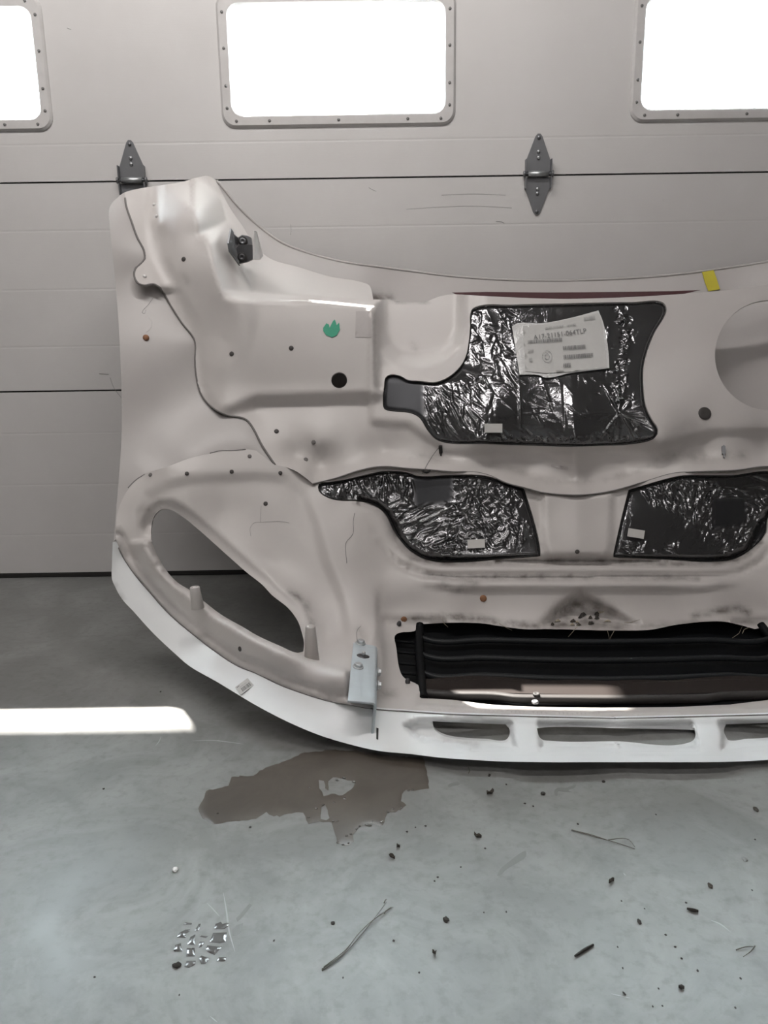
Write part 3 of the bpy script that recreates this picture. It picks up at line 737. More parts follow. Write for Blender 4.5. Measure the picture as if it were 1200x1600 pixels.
surf('inner_panel', up_out, [grow(pad1, 2.0), RHOLE, SMALLHOLE], upper_depth, 6, 'hood', hood, .005, ledge_lines + [smoothpts(TOWER, True, 4)], up_fine, upper_darks)

# --- front panel with the headlamp opening, pad pockets and grille opening
hole = smoothpts(HOLE, True, 5); groove = smoothpts(GROOVE, step=6); flange = smoothpts(FLANGE)
fold_end = 2 * 966
g_left = smoothpts(GRILLE[::-1], step=6)           # bottom centre -> left -> top left
g_topl = smoothpts(GTOPL, step=6); g_topr = smoothpts(GTOP, step=6)
g_right = mirror([(655, 980), (647, 986), (623, 989), (617, 993), (619, 1011), (628, 1055), (633, 1060), (656, 1073), (658, 1091), (700, 1093), (769, 1101), (860, 1105)])[::-1]
gopen = np.vstack([g_left[:-1], g_topl[:-1], g_topr, g_right])
gm = mirror(groove)                                 # centre -> right end
fp_out = np.vstack([flange[:-1], htop, seamb[1:], mirror(htop)[1:], mirror(flange)[1:-1], gm[::-1], groove[::-1][1:-1]])
rh = mirror(hole)
fl = [smoothpts(CREST, step=4), np.array([(p[0] - 4, p[1] + 7) for p in CREST]), np.array(LINE_A, float), np.array(LINE_A, float) + [0, 4], np.array(LINE_B, float), groove[3:-4] + [3, -8], groove[3:-4] + [5, -14]]
fl += [np.c_[np.linspace(662, 1270, 90), interp(np.linspace(662, 1270, 90), [(640, 1099), (769, 1107), (860, 1110), (966, 1111), (1270, 1099)]) + k] for k in (-3, 1, 4, 7)]
ff = [(np.array([(190, 740), (470, 740), (600, 960), (600, 1100), (480, 1080), (300, 985), (190, 860)], float), 5.0)]
surf('front_panel', fp_out, [hole, rh, grow(pad2, 2.5), grow(pad3, 2.5), gopen], front_depth, 6.5, 'hood', hood, .005, fl, ff, front_dirt)

# --- front lip with the three air slots
S1 = [(676, 1127, 1), (735, 1130), (790, 1132, 1), (797, 1141), (798, 1150), (793, 1159), (760, 1158), (727, 1156), (700, 1152), (686, 1146), (678, 1138)]
S2 = [(839, 1138, 1), (860, 1136), (966, 1138), (1070, 1140), (1089, 1141, 1), (1091, 1150), (1090, 1157), (1083, 1163), (966, 1162), (860, 1161), (849, 1159), (842, 1150)]
s1 = smoothpts(S1, True, 4); s2 = smoothpts(S2, True, 4); s3 = mirror(s1)
edge = smoothpts(EDGE, step=6)
lip_out = np.vstack([groove, gm[1:], mirror(edge)[::-1], edge[::-1][1:]])
surf('front_lip', lip_out, [s1, s2, s3], lip_depth, 6.5, 'lip', hood, .013, [smoothpts(TROUGH, step=5)], [(np.array([(610, 1110), (1320, 1110), (1320, 1195), (610, 1185)], float), 4.5)], lip_dirt_shade)
# --- sealant beads along the bonded seams
def bead(name, pl, depth, r, off=.003, mat='sealant', dy=0):
    pl = np.asarray(pl, float); pts = PV(pl, depth(pl) + off)
    return tube(name, [Vector(p) for p in pts], r, mat, hood, 6)
bead('sealant_bead', seam[2:], upper_depth, .0028, -.002)
bead('panel_gap', np.vstack([groove[2:], gm[1:-2]]), lip_depth, .0012, .001)
bead('sealant_bead', seamb[:-1], upper_depth, .0018, .0)

# --- foil-faced insulation pads
def crinkle(q, creases, flats, seed, amp=.004):
    r = np.random.default_rng(seed); h = np.zeros(len(q))
    for (a, b, w, s) in creases:
        e = b - a; L2 = e @ e; near = (np.abs(q[:, 0] - (a[0] + b[0]) / 2) < abs(e[0]) / 2 + 4 * w) & (np.abs(q[:, 1] - (a[1] + b[1]) / 2) < abs(e[1]) / 2 + 4 * w)
        if not near.any(): continue
        p = q[near]; t = np.clip(((p - a) @ e) / L2, 0, 1); d = np.linalg.norm(p - a - t[:, None] * e, axis=1)
        h[near] += s * amp * np.exp(-(d / w) ** 2) * np.sin(np.pi * np.clip(t, .05, .95)) 
    h += amp * .30 * (nz(q, 40, seed) - .5) + amp * .12 * (nz(q, 11, seed + 1) - .5)
    f = np.ones(len(q))
    for poly in flats: f *= sm(sdpoly(q, poly) / 12)
    return h * f, f
def stroke_set(seed, n, poly, ang, spread, lmin, lmax, w=(1.0, 1.8), amp=(.35, .9)):
    r = np.random.default_rng(seed); poly = np.asarray(poly, float); lo, hi = poly.min(0), poly.max(0); out = []
    while len(out) < n:
        c = lo + (hi - lo) * r.random(2)
        if not inside(c[None], poly)[0]: continue
        a = math.radians(ang(c) if callable(ang) else ang) + r.normal() * spread; L = r.uniform(lmin, lmax)
        d = np.array([math.cos(a), math.sin(a)]) * L / 2
        out.append((c - d, c + d, r.uniform(*w), r.uniform(*amp) * r.choice([-1, 1])))
    return out
def pad(name, outline, depth, creases, flats, seed, label, spacing=2.0, amp=.0036):
    def dep(q):
        h, _ = crinkle(q, creases, flats, seed, amp); ed = dseg(q, outline, True)
        return depth(q) - .010 + h * sm(ed / 8) - .003 * (1 - sm(ed / 5))
    def at(q): return {'crinkle': crinkle(q, creases, flats, seed, amp)[1]}
    o = surf(name, outline, [], dep, spacing, 'foil', hood, .022, attrs=at)
    o['label'] = label
    return o
star = np.array([968., 645.])
c1 = []
r0 = np.random.default_rng(11)
for k in range(26):
    a = r0.uniform(0, 2 * math.pi); L = r0.uniform(25, 85); c1.append((star, star + np.array([math.cos(a), math.sin(a)]) * L, r0.uniform(1.2, 2.2), r0.uniform(.5, 1.4)))
for k in range(70):                                            # the creased vertical fold
    y = r0.uniform(478, 640); x = 972 - (y - 478) * .03 + r0.normal() * 7; a = r0.uniform(0, math.pi); d = np.array([math.cos(a), math.sin(a)]) * r0.uniform(3, 9)
    c1.append((np.array([x, y]) - d, np.array([x, y]) + d, 1.5, r0.choice([-1, 1]) * r0.uniform(.8, 1.8)))
c1.append((np.array([811., 590]), np.array([814., 690]), 1.6, 1.3)); c1.append((np.array([845., 590]), np.array([866., 648]), 1.5, 1.4)); c1.append((np.array([880., 600]), np.array([884., 688]), 1.6, -1.))
c1 += stroke_set(21, 130, [(740, 500), (1000, 500), (1000, 690), (700, 690)], lambda c: 62 + 40 * math.sin(c[0] * .02) , .45, 12, 42)
c1 += stroke_set(22, 70, [(660, 600), (745, 600), (760, 690), (680, 690)], 58, .3, 18, 50, amp=(.6, 1.5))
c1 += stroke_set(23, 50, [(740, 480), (800, 480), (800, 600), (735, 600)], 35, .6, 8, 34, amp=(.6, 1.6))
c1 += stroke_set(24, 60, [(700, 682), (1000, 684), (1000, 692), (700, 690)], 80, .5, 5, 12, amp=(.6, 1.4))
flat1 = [np.array([(590, 580), (655, 580), (655, 660), (590, 660)], float)]
p1 = pad('insulation_pad', pad1, upper_depth, c1, flat1, 5, 'large foil-faced insulation pad with a part label')
c2 = stroke_set(31, 90, [(500, 745), (650, 738), (650, 780), (560, 785), (500, 770)], 82, .3, 8, 30, amp=(.8, 1.8))
c2 += stroke_set(32, 80, [(600, 790), (720, 780), (700, 860), (650, 870)], -22, .25, 14, 60, amp=(.7, 1.7))
c2 += stroke_set(33, 260, [(690, 745), (800, 760), (840, 840), (700, 870)], lambda c: 70 + 60 * math.sin(c[0] * .06 + c[1] * .05), .7, 5, 20, w=(1.2, 2.0), amp=(.6, 1.6))
c2 += stroke_set(34, 60, [(620, 845), (730, 850), (720, 875), (650, 870)], 20, .7, 5, 20, amp=(.7, 1.6))
flat2 = [np.array([(650, 740), (702, 740), (700, 778), (655, 785)], float)]
p2 = pad('insulation_pad', pad2, front_depth, c2, flat2, 6, 'smaller foil pad with a pointed end')
c3 = stroke_set(41, 150, [(990, 768), (1070, 748), (1130, 760), (1100, 850), (1060, 800)], lambda c: 40 + .6 * (c[0] - 990), .35, 6, 28, amp=(.6, 1.6))
c3 += stroke_set(42, 50, [(1080, 745), (1300, 745), (1230, 790), (1120, 800)], 12, .3, 12, 50, amp=(.7, 1.7))
c3 += stroke_set(43, 130, [(1110, 800), (1200, 770), (1190, 850), (1120, 870)], -50, .6, 5, 20, amp=(.6, 1.6))
c3 += stroke_set(44, 25, [(965, 845), (1060, 850), (1060, 868), (965, 868)], 40, .6, 8, 18, amp=(.8, 1.8))
flat3 = [np.array([(1120, 785), (1160, 785), (1160, 815), (1120, 820)], float)]
p3 = pad('insulation_pad', pad3, front_depth, c3, flat3, 7, 'smaller foil pad with a tilted white sticker')
# dark lines drawn as the shade in the gap round the pads
for pl, dp in ((pad1, upper_depth), (pad2, front_depth), (pad3, front_depth)):
    g = grow(pl, .8); tube('pad_gap_line', [Vector(p) for p in PV(np.vstack([g, g[:1]]), dp(np.vstack([g, g[:1]])) - .009)], .0013, 'rubber', hood, 6)

# --- stickers and decals that follow the surface below them
def decal(name, poly, depth, mat, parent=hood, off=.002, spacing=6, thick=.0006):
    return surf(name, np.asarray(poly, float), [], lambda q: depth(q) + off, spacing, mat, parent, thick)
green = [(505, 512), (510, 505), (514, 507), (515, 512), (520, 502), (523, 499), (525, 504), (526, 508), (530, 504), (531, 515), (526, 524), (519, 527), (510, 524), (505, 517)]
decal('green_sticker', green, upper_depth, 'green')
decal('tape_residue', [(556, 486), (580, 486), (580, 527), (555, 527)], upper_depth, 'residue', off=.0012)
decal('yellow_tape', [(1097, 425), (1115, 422), (1120, 436), (1125, 452), (1107, 455), (1101, 440)], skin_depth, 'yellow', off=.006)
decal('red_tape', [(706, 457), (760, 456), (860, 457), (960, 456), (1050, 455), (1095, 453), (1060, 461), (985, 466), (880, 470), (780, 467), (720, 463)], skin_depth, 'red', off=.012)
decal('skin_label', [(862, 725), (888, 730), (887, 734), (861, 729)], upper_depth, 'residue', off=.0012)

def frame_at(px, py, depth, ang=0, off=.003):
    """a 4x4 frame on a surface: local unit = 1 picture pixel there, x along the writing, y up"""
    q = np.array([(px, py), (px + 20, py), (px, py - 20)], float)
    q0 = q.mean(0)
    Y = depth(q) ; p = PV(q, Y + off)
    o, ux, uy = Vector(p[0]), Vector(p[1] - p[0]) / 20, Vector(p[2] - p[0]) / 20
    c, s = math.cos(math.radians(ang)), math.sin(math.radians(ang))
    vx = ux * c + uy * s; vy = -ux * s + uy * c; n = vx.cross(vy).normalized() * vx.length
    return Matrix(((vx.x, vy.x, n.x, o.x), (vx.y, vy.y, n.y, o.y), (vx.z, vy.z, n.z, o.z), (0, 0, 0, 1)))
def text_mesh(name, body, mat4, size, mat, parent, align='LEFT'):
    cu = bpy.data.curves.new(name, 'FONT'); cu.body = body; cu.size = size; cu.align_x = align; cu.extrude = .05
    t = bpy.data.objects.new(name, cu); COL.objects.link(t)
    dg = bpy.context.evaluated_depsgraph_get(); me = bpy.data.meshes.new_from_object(t.evaluated_get(dg)); bpy.data.objects.remove(t); bpy.data.curves.remove(cu)
    me.transform(mat4); me.name = name; return link(name, me, mat, parent)
def bars(name, fr, x0, x1, y0, y1, mat, parent, seed=0, n=None):
    r = random.Random(seed); bm = bmesh.new(); x = x0
    while x < x1:
        w = r.choice((.5, .5, .9, 1.3)); bx(bm, x, min(x + w, x1), y0, y1, 0, .12); x += w + r.choice((.4, .6, .9))
    bmesh.ops.transform(bm, matrix=fr, verts=bm.verts); bmesh.ops.recalc_face_normals(bm, faces=bm.faces)
    return bm_obj(name, bm, mat, parent)
# part label in its clear pouch on the large pad
POUCH = smoothpts([(800, 510, 1), (806, 506), (847, 505), (890, 497), (935, 485, 1), (942, 502), (948, 530), (951, 553), (952, 575, 1), (890, 583), (853, 590), (842, 586), (812, 585, 1), (806, 548)], True, 5)
LABQ = np.array([(800., 510), (935., 485), (952., 575), (812., 585)])
PL = RBF([(x, y, float(upper_depth(np.array([[x, y]], float))[0]) - .010) for x in (790, 830, 870, 910, 960) for y in (480, 520, 560, 600)], 50)
def lab_depth(q): return PL(q) + .008
pouch = decal('label_pouch', POUCH, lambda q: lab_depth(q) + .0025 * (nz(q, 14, 9) - .5), 'film', hood, 0, 3, .002)
pouch['label'] = 'clear plastic pouch with a white part label'
sheet = [(817, 509), (850, 507), (935, 489), (941, 505), (949, 574), (890, 581), (851, 583), (821, 580)]
decal('label_sheet', sheet, lambda q: lab_depth(q) + .0022, 'paper', pouch, 0, 6, .0004)
fr = frame_at(834, 531, lab_depth, 7.5, .0058)
text_mesh('label_text', 'A17-21151-064TLP', fr, 10.6, 'ink', pouch)
for _x, _w in ((852, 11), (865, 16), (886, 14)): bars('print_line', frame_at(_x, 514 - (_x - 852) * .12, lab_depth, 7, .0058), 0, _w, 0, 2.6, 'inklight', pouch, _x)
f2 = frame_at(825, 537, lab_depth, 4.5, .0058)
bars('barcode', f2, 0, 54, 0, 5, 'ink', pouch, 1)
bars('barcode', frame_at(880, 547, lab_depth, 4.5, .0058), 0, 35, 0, 6, 'ink', pouch, 2)
bars('barcode', frame_at(880.5, 561, lab_depth, 4.5, .0058), 0, 47, 0, 6, 'ink', pouch, 3)
bars('barcode', frame_at(880.5, 574, lab_depth, 4.5, .0058), 0, 11.5, 0, 6, 'ink', pouch, 4)
bars('barcode', frame_at(825.5, 551, lab_depth, 4.5, .0058), 0, 8.5, 0, 5, 'inklight', pouch, 5)
bars('barcode', frame_at(827, 565, lab_depth, 4.5, .0058), 0, 5.5, 0, 6, 'inklight', pouch, 6)
bars('barcode', frame_at(913, 501, lab_depth, 10, .0058), 0, 17, 0, 5, 'inklight', pouch, 7)
fs = frame_at(855, 557, lab_depth, 5, .0058)
bm = bmesh.new(); tube_bm(bm, [fs @ Vector((7.5 * math.cos(a * math.pi / 16), 9 * math.sin(a * math.pi / 16), 0)) for a in range(33)], .0006, 4); tube_bm(bm, [fs @ Vector((3.5 * math.cos(a * math.pi / 10), 4.4 * math.sin(a * math.pi / 10), 0)) for a in range(21)], .0007, 4)
bm_obj('stamp', bm, 'inklight', pouch)
for (x, y, w, h, a, dp) in ((757, 676, 28, 14, 0, upper_depth), (731, 857, 27, 13.5, 3, front_depth), (980, 838, 26, 13, -9, front_depth)):
    fm = frame_at(x, y, lambda q: dp(q) - .004, a, .004); bm = bmesh.new(); bx(bm, 0, w, 0, h, -.3, .3); bmesh.ops.transform(bm, matrix=fm, verts=bm.verts); bmesh.ops.recalc_face_normals(bm, faces=bm.faces)
    bm_obj('small_sticker', bm, 'sticker', hood)
# barcode sticker on the lip
fm = frame_at(376, 1086, lip_depth, 36, .0035)
bm = bmesh.new(); bx(bm, 0, 30, 0, 15, -.2, .1); bmesh.ops.transform(bm, matrix=fm, verts=bm.verts); bmesh.ops.recalc_face_normals(bm, faces=bm.faces)
lst = bm_obj('lip_sticker', bm, 'paper', hood)
bars('barcode', fm @ Matrix.Translation((6, 2, .15)), 0, 17, 0, 6, 'ink', lst, 9)
bars('print_line', fm @ Matrix.Translation((6, 9.6, .15)), 0, 13, 0, 1.2, 'inklight', lst, 10); bars('print_line', fm @ Matrix.Translation((2, 12, .15)), 0, 5, 0, 1.6, 'ink', lst, 11)

decal('drain_slot', [(588, 1137), (591.5, 1138), (591, 1156), (588, 1155)], lip_depth, 'rubber', off=.001)

# --- fasteners; dark discs stand in for the shade inside drilled holes
def surf_frame(px, py, depth, off=0.):
    q = np.array([(px, py), (px + 6, py), (px, py - 6)], float); p = PV(q, depth(q) + off)
    x = Vector(p[1] - p[0]).normalized(); y = Vector(p[2] - p[0]); n = x.cross(y).normalized(); y = n.cross(x)
    return Matrix(((x.x, y.x, n.x, p[0][0]), (x.y, y.y, n.y, p[0][1]), (x.z, y.z, n.z, p[0][2]), (0, 0, 0, 1)))
def fastener(px, py, depth, r=.0062, mat='rivet_disc', h=.002):
    lathe('rivet_disc', [(r, -.001), (r, h * .5), (r * .7, h), (r * .2, h * 1.1)], surf_frame(px, py, depth), mat, hood, 12)
for x, y in ((362, 553), (455, 544), (287, 405), (432, 674)): fastener(x, y, upper_depth)
for x, y in ((490, 691), (478, 718)): fastener(x, y, upper_depth, .0058, 'sealant')
for x, y in ((241, 320), (245, 338)): fastener(x, y, upper_depth, .0045, 'white', .004)
fastener(226, 432, upper_depth, .005, 'white', .004)
for x, y in ((415, 787), (375, 1014), (902, 862)): fastener(x, y, front_depth, .0055)
for x, y in ((390, 713), (235, 742)): fastener(x, y, front_depth, .005, 'sealant')
for x, y in ((292, 740), (362, 737), (438, 739)): fastener(x, y, front_depth, .005)
for x, y in ((623, 976), (637, 1067)): fastener(x, y, front_depth, .0055, 'darkmetal', .010)
fastener(228, 528, skin_depth, .008, 'rust', .006); fastener(755, 935, front_depth, .0085, 'rust', .004); fastener(631, 968, front_depth, .008, 'rust', .003)
lathe('grommet', [(.0165, -.001), (.0165, .0015), (.014, .003), (.006, .0025), (.002, .002)], surf_frame(1101, 646, upper_depth), 'rivet_disc', hood, 20)

# moulded posts beside the headlamp opening
def post(name, top, base, Yt, Yb, rt, rb):
    a, b = P(*base, Yb), P(*top, Yt); ax = (b - a); L = ax.length; rot = ax.to_track_quat('Z', 'Y').to_matrix().to_4x4()
    lathe(name, [(rb, 0), (rt, L * .97), (rt * .92, L), (rt * .4, L), (rt * .35, L - .006), (rt * .1, L - .006)], Matrix.Translation(a) @ rot, 'hood', hood, 20)
post('moulded_post', (485, 978), (487, 1032), .915, .915, .0105, .0165)
post('moulded_post', (304, 917), (309, 950), .835, .835, .0105, .0145)

# block step at the end of the rail
def prism(name, quad_px, Ys, back, mat, bev=.003):
    bm = bmesh.new(); fr_ = [bm.verts.new(P(x, y, Y)) for (x, y), Y in zip(quad_px, Ys)]; bk = [bm.verts.new(P(x, y, Y) + Vector(back)) for (x, y), Y in zip(quad_px, Ys)]
    bm.faces.new(fr_); bm.faces.new(bk[::-1]); n = len(fr_)
    for i in range(n): bm.faces.new((fr_[i], bk[i], bk[(i + 1) % n], fr_[(i + 1) % n]))
    bmesh.ops.recalc_face_normals(bm, faces=bm.faces)
    if bev: bmesh.ops.bevel(bm, geom=list(bm.edges), offset=bev, segments=2, affect='EDGES')
    return bm_obj(name, bm, mat, hood)

# --- zinc angle bracket with bolts
def zinc_bracket():
    TL, TR, BL, BR = P(552, 1005, .845), P(589, 1011, .845), P(543, 1096, 1.105), P(587, 1100, 1.105)
    prof = []
    def prof_pts(L, R):
        x = (R - L).normalized(); along = ((BL + BR) - (TL + TR)).normalized(); n = x.cross(along).normalized()
        if n.z > 0: n = -n
        w = (R - L).length; r = .008; out = [L + x * t for t in (0, w * .5, w - r)]
        for k in range(1, 6):
            a = k / 5 * math.pi / 2; out.append(L + x * (w - r) + x * r * math.sin(a) + n * r * (1 - math.cos(a)))
        return out, n, x
    a, n, x = prof_pts(TL, TR); b, n2, _ = prof_pts(BL, BR)
    a.append(a[-1] + n * .022); b.append(b[-1] + n2 * .056)
    bm = bmesh.new(); ra = [bm.verts.new(v) for v in a]; rb = [bm.verts.new(v) for v in b]
    for i in range(len(a) - 1): bm.faces.new((ra[i], ra[i + 1], rb[i + 1], rb[i]))
    bmesh.ops.recalc_face_normals(bm, faces=bm.faces)
    o = bm_obj('zinc_bracket', bm, 'zinc', hood); s = o.modifiers.new('t', 'SOLIDIFY'); s.thickness = .005; s.offset = 0; bv = o.modifiers.new('b', 'BEVEL'); bv.width = .0012; bv.segments = 2
    o['label'] = 'bluish zinc-plated angle bracket'
    up = -n; ax = ((BL + BR) - (TL + TR)).normalized(); xr = x
    R = Matrix(((xr.x, ax.x, up.x, 0), (xr.y, ax.y, up.y, 0), (xr.z, ax.z, up.z, 0), (0, 0, 0, 1)))
    def on(px, py):
        # point of the plate plane under that picture point
        r = Vector(ray(px, py)); c = Vector(CAM); t = (TL - c).dot(up) / r.dot(up); return c + r * t + up * .0025
    def hexbolt(pt, r=.0085):
        m = Matrix.Translation(pt) @ R
        lathe('washer', [(r * 1.35, 0), (r * 1.35, .0018), (r * 1.1, .0022)], m, 'boltzinc', o, 20)
        lathe('bolt', [(r, .0022), (r, .0075), (r * .85, .0088)], m, 'boltzinc', o, 6, False)
    hexbolt(on(563, 1007)); hexbolt(on(559, 1044))
    m = Matrix.Translation(on(567, 1027)) @ R
    lathe('slot_hole', [(.014, 0), (.014, .0006)], m @ Matrix.Diagonal((1.0, .75, 1, 1)), 'darkmetal', o, 20)
    lathe('stud', [(.004, 0), (.004, .010), (.003, .011)], m, 'boltzinc', o, 12)
    Rs = Matrix(((up.x, ax.x, xr.x, 0), (up.y, ax.y, xr.y, 0), (up.z, ax.z, xr.z, 0), (0, 0, 0, 1)))
    for px, py, Y in ((593, 1043, .93), (593, 1063, .975)):
        base = on(588, py) + n * .013 + xr * .004
        m = Matrix.Translation(base) @ Rs
        lathe('washer', [(.010, 0), (.010, .002)], m, 'boltzinc', o, 16); lathe('bolt', [(.008, .002), (.008, .007), (.007, .008)], m, 'boltzinc', o, 6, False)
zinc_bracket()

# --- dark hinge bracket on the shoulder
def shoulder_bracket():
    o = link('shoulder_bracket', None, None, hood)
    def plate(name, px, Ys, mat, t=(0, .004, 0)):
        bm = bmesh.new(); a = [bm.verts.new(P(x, y, Y)) for (x, y), Y in zip(px, Ys)]; b = [bm.verts.new(P(x, y, Y) + Vector(t)) for (x, y), Y in zip(px, Ys)]; n = len(a)
        bm.faces.new(a); bm.faces.new(b[::-1])
        for i in range(n): bm.faces.new((a[i], b[i], b[(i + 1) % n], a[(i + 1) % n]))
        bmesh.ops.recalc_face_normals(bm, faces=bm.faces); return bm_obj(name, bm, mat, o)
    plate('cheek_plate', [(359, 357), (363, 363), (366, 398), (373, 415), (357, 393), (355, 380)], [.31, .30, .29, .29, .33, .335], 'hinge', (.004, 0, 0))
    plate('cheek_plate', [(360, 361), (373, 372), (372, 410), (366, 405), (357, 392)], [.30, .255, .27, .28, .31], 'hinge', (0, .003, 0))
    plate('back_plate', [(369, 388), (374, 382), (394, 382), (395, 405), (386, 409), (374, 412)], [.285] * 6, 'darkmetal', (0, .012, 0))
    plate('top_plate', [(372, 371), (378, 367), (386, 368), (392, 371), (394, 381), (373, 382)], [.265] * 6, 'hinge', (0, .012, 0))
    plate('cheek_plate', [(397, 361), (399, 362), (409, 400), (404, 406), (395, 406), (396, 380)], [.33, .325, .25, .25, .31, .32], 'white', (.004, 0, 0))
    for px, py, Y in ((379.5, 377, .268), (378.5, 402, .288)):
        c = P(px, py, Y); m = Matrix.Translation(c) @ Matrix.Rotation(math.pi / 2, 4, 'X')
        lathe('washer', [(.0125, -.002), (.0125, .003), (.011, .004)], m, 'rubber', o, 20)
        lathe('bolt', [(.0085, .003), (.0085, .0065), (.007, .008), (.004, .008), (.0035, .005), (.001, .005)], m, 'hinge' if py < 390 else 'darkmetal', o, 16)
    o['label'] = 'dark bolted hinge bracket'
shoulder_bracket()
# small clips hanging above the pads
def clip(px, py, depth, mat):
    c = surf_frame(px, py, depth); bm = bmesh.new(); bx(bm, -.004, .004, -.010, .010, 0, .008); bx(bm, -.0015, .0015, -.02, .012, .006, .010)
    bmesh.ops.transform(bm, matrix=c, verts=bm.verts); bmesh.ops.recalc_face_normals(bm, faces=bm.faces); bm_obj('clip', bm, mat, hood)
clip(689, 701, upper_depth, 'rubber'); clip(1130, 704, upper_depth, 'hinge')

# --- grille behind the opening
def grille_depth(q):
    y = q[:, 1]; return interp(y, [(960, .67), (985, .715), (1060, .87), (1100, .975), (1115, 1.01)])
gri = link('grille', None, None, hood); gri['label'] = 'black slatted grille with fine screen mesh'
GC = 932
def gmirror(x, y): return 2 * fold_center(np.array([y]))[0] - x
def gbar(pts, r, mat='slat', name='slat'):
    pl = smoothpts(pts, step=12); full = np.vstack([pl, mirror(pl)[1:]])
    p = PV(full, grille_depth(full) - .004, .012)
    bm = bmesh.new(); rings = []
    for k, v in enumerate(p):
        v = Vector(v); hw, hd = r, r * 1.1
        rings.append([bm.verts.new(v + Vector((0, a * hd, b * hw))) for a, b in ((-1, -.6), (-.6, -1), (.6, -1), (1, -.6), (1, .6), (.6, 1), (-.6, 1), (-1, .6))])
    for a, b in zip(rings, rings[1:]):
        for k in range(8): bm.faces.new((a[k], a[(k + 1) % 8], b[(k + 1) % 8], b[k]))
    bm.faces.new(rings[0]); bm.faces.new(rings[-1])
    bmesh.ops.recalc_face_normals(bm, faces=bm.faces)
    return bm_obj(name, bm, mat, gri, True)
M['slat'] = plain('grille_slat_plastic', (.012, .014, .016), .45, spec=.3)
gbar([(655, 992), (662, 998), (760, 1000), (850, 1002), (932, 1003)], .006)
gbar([(655, 1018), (664, 1025), (760, 1028), (850, 1031), (936, 1032)], .006)
gbar([(656, 1044), (664, 1053), (760, 1056), (850, 1060), (942, 1062)], .0065)
gbar([(655, 1082), (700, 1086), (780, 1088), (800, 1091), (850, 1092), (945, 1093)], .008, 'greyplastic', 'lower_rail')
for side in (0, 1):
    pl = np.array([(656, 976), (655, 1010), (658, 1050), (662, 1092)], float)
    if side: pl = mirror(pl)
    bm = bmesh.new(); pts = PV(smoothpts(pl, step=10), grille_depth(smoothpts(pl, step=10)) - .002, .014); tube_bm(bm, [Vector(p) for p in pts], .010, 8)
    bm_obj('upright', bm, 'blackplastic', gri, True)
    for yy in (1003, 1020, 1037, 1052):
        pl = np.array([(614, yy - 2), (650, yy + 2)], float)
        if side: pl = mirror(pl)
        pts = PV(pl, grille_depth(pl) - .01, .014); bm = bmesh.new(); tube_bm(bm, [Vector(p) for p in pts], .0035, 6); bm_obj('short_slat', bm, 'blackplastic', gri, True)
# backing shell of the grille (its closed outer face lies on the floor side)
gb_l = np.array([(600, 960), (600, 1000), (615, 1060), (640, 1092), (650, 1104), (760, 1110), (930, 1114)], float)
gback = np.vstack([gb_l, mirror(gb_l)[1:], [(1190, 958), (932, 962)]])
surf('grille_shell', gback, [], lambda q: grille_depth(q) - .030 - .0 * q[:, 0], 14, 'blackplastic', gri, .003)
# fine screen mesh stretched over the lower bay
scr_l = [(662, 1062), (700, 1058), (730, 1056), (800, 1059), (850, 1063), (900, 1062), (945, 1064)]
scr_b = [(664, 1079), (760, 1082), (850, 1084), (945, 1086)]
pl = smoothpts(scr_l, step=8); pb = smoothpts(scr_b, step=8)
so_ = np.vstack([pl, mirror(pl)[1:], mirror(pb)[::-1], pb[::-1][1:]])
surf('screen_mesh', so_, [], lambda q: grille_depth(q) + .008, 9, 'screen', gri, 0)
for px, py in ((838, 1086), (836, 1098)):
    m = surf_frame(px, py, grille_depth, .012); lathe('bolt', [(.0075, 0), (.0075, .003), (.005, .005), (.003, .003)], m, 'hinge' if py > 1090 else 'rubber', gri, 12)

# --- straw and leaf litter caught in the notch above the grille
rs = np.random.default_rng(5)
def straw(a, b, Ya, Yb, r=.0007):
    A, B = P(*a, Ya), P(*b, Yb); m = (A + B) / 2 + Vector(rs.normal(size=3) * .003); tube('straw', [A, m, B], [r, r, r * .6], 'straw', hood, 5)
for a, b in (((888, 995), (905, 975)), ((949, 985), (953, 1004)), ((960, 985), (951, 1004)), ((1144, 997), (1160, 978)), ((1160, 990), (1172, 980)), ((975, 973), (1000, 968)), ((700, 980), (690, 965)), ((780, 974), (800, 985))):
    straw(a, b, .752, .745)
for k in range(16):
    x = rs.uniform(862, 950); y = rs.uniform(955, 978); q = np.array([[x, y]]); c = surf_frame(x, y, front_depth, .002); bm = bmesh.new()
    w, h = rs.uniform(.004, .010), rs.uniform(.003, .006)
    v = [bm.verts.new(c @ Vector(p)) for p in ((-w, -h * .4, .001), (-w * .3, -h, .004), (w, 0, .001), (w * .2, h, .005), (-w * .6, h * .6, .002))]
    bm.faces.new(v); o = bm_obj('leaf_scrap', bm, ['leafbit', 'straw', 'dirtclod'][k % 3], hood); o.modifiers.new('t', 'SOLIDIFY').thickness = .0008

# ------------------------------------------------------------------ ON THE FLOOR
def ground_surf(name, outline, holes, z, spacing, mat, parent=None, dome=0.0):
    """a thin flat patch lying on the floor, outline traced and laid out on the floor plane"""
    V, T = cdt(np.asarray(outline, float), [np.asarray(h, float) for h in holes], spacing)
    ed = dseg(V, np.asarray(outline, float), True)
    for h in holes: ed = np.minimum(ed, dseg(V, np.asarray(h, float), True))
    pts = np.array([tuple(G(x, y, 0)) for x, y in V]); pts[:, 2] = .0004 + (z - .0004) * sm(ed / 2.5) + dome * sm(ed / 5)
    return link(name, mesh_from(name, pts, T), mat, parent)
def jitter(pl, a, seed):
    r = np.random.default_rng(seed); pl = np.asarray(pl, float); out = []
    for p, q in zip(pl, np.roll(pl, -1, 0)):
        k = max(1, int(np.linalg.norm(q - p) / 5))
        out += [p + (q - p) * j / k + r.normal(size=2) * (a if j else a * .3) for j in range(k)]
    return np.array(out)
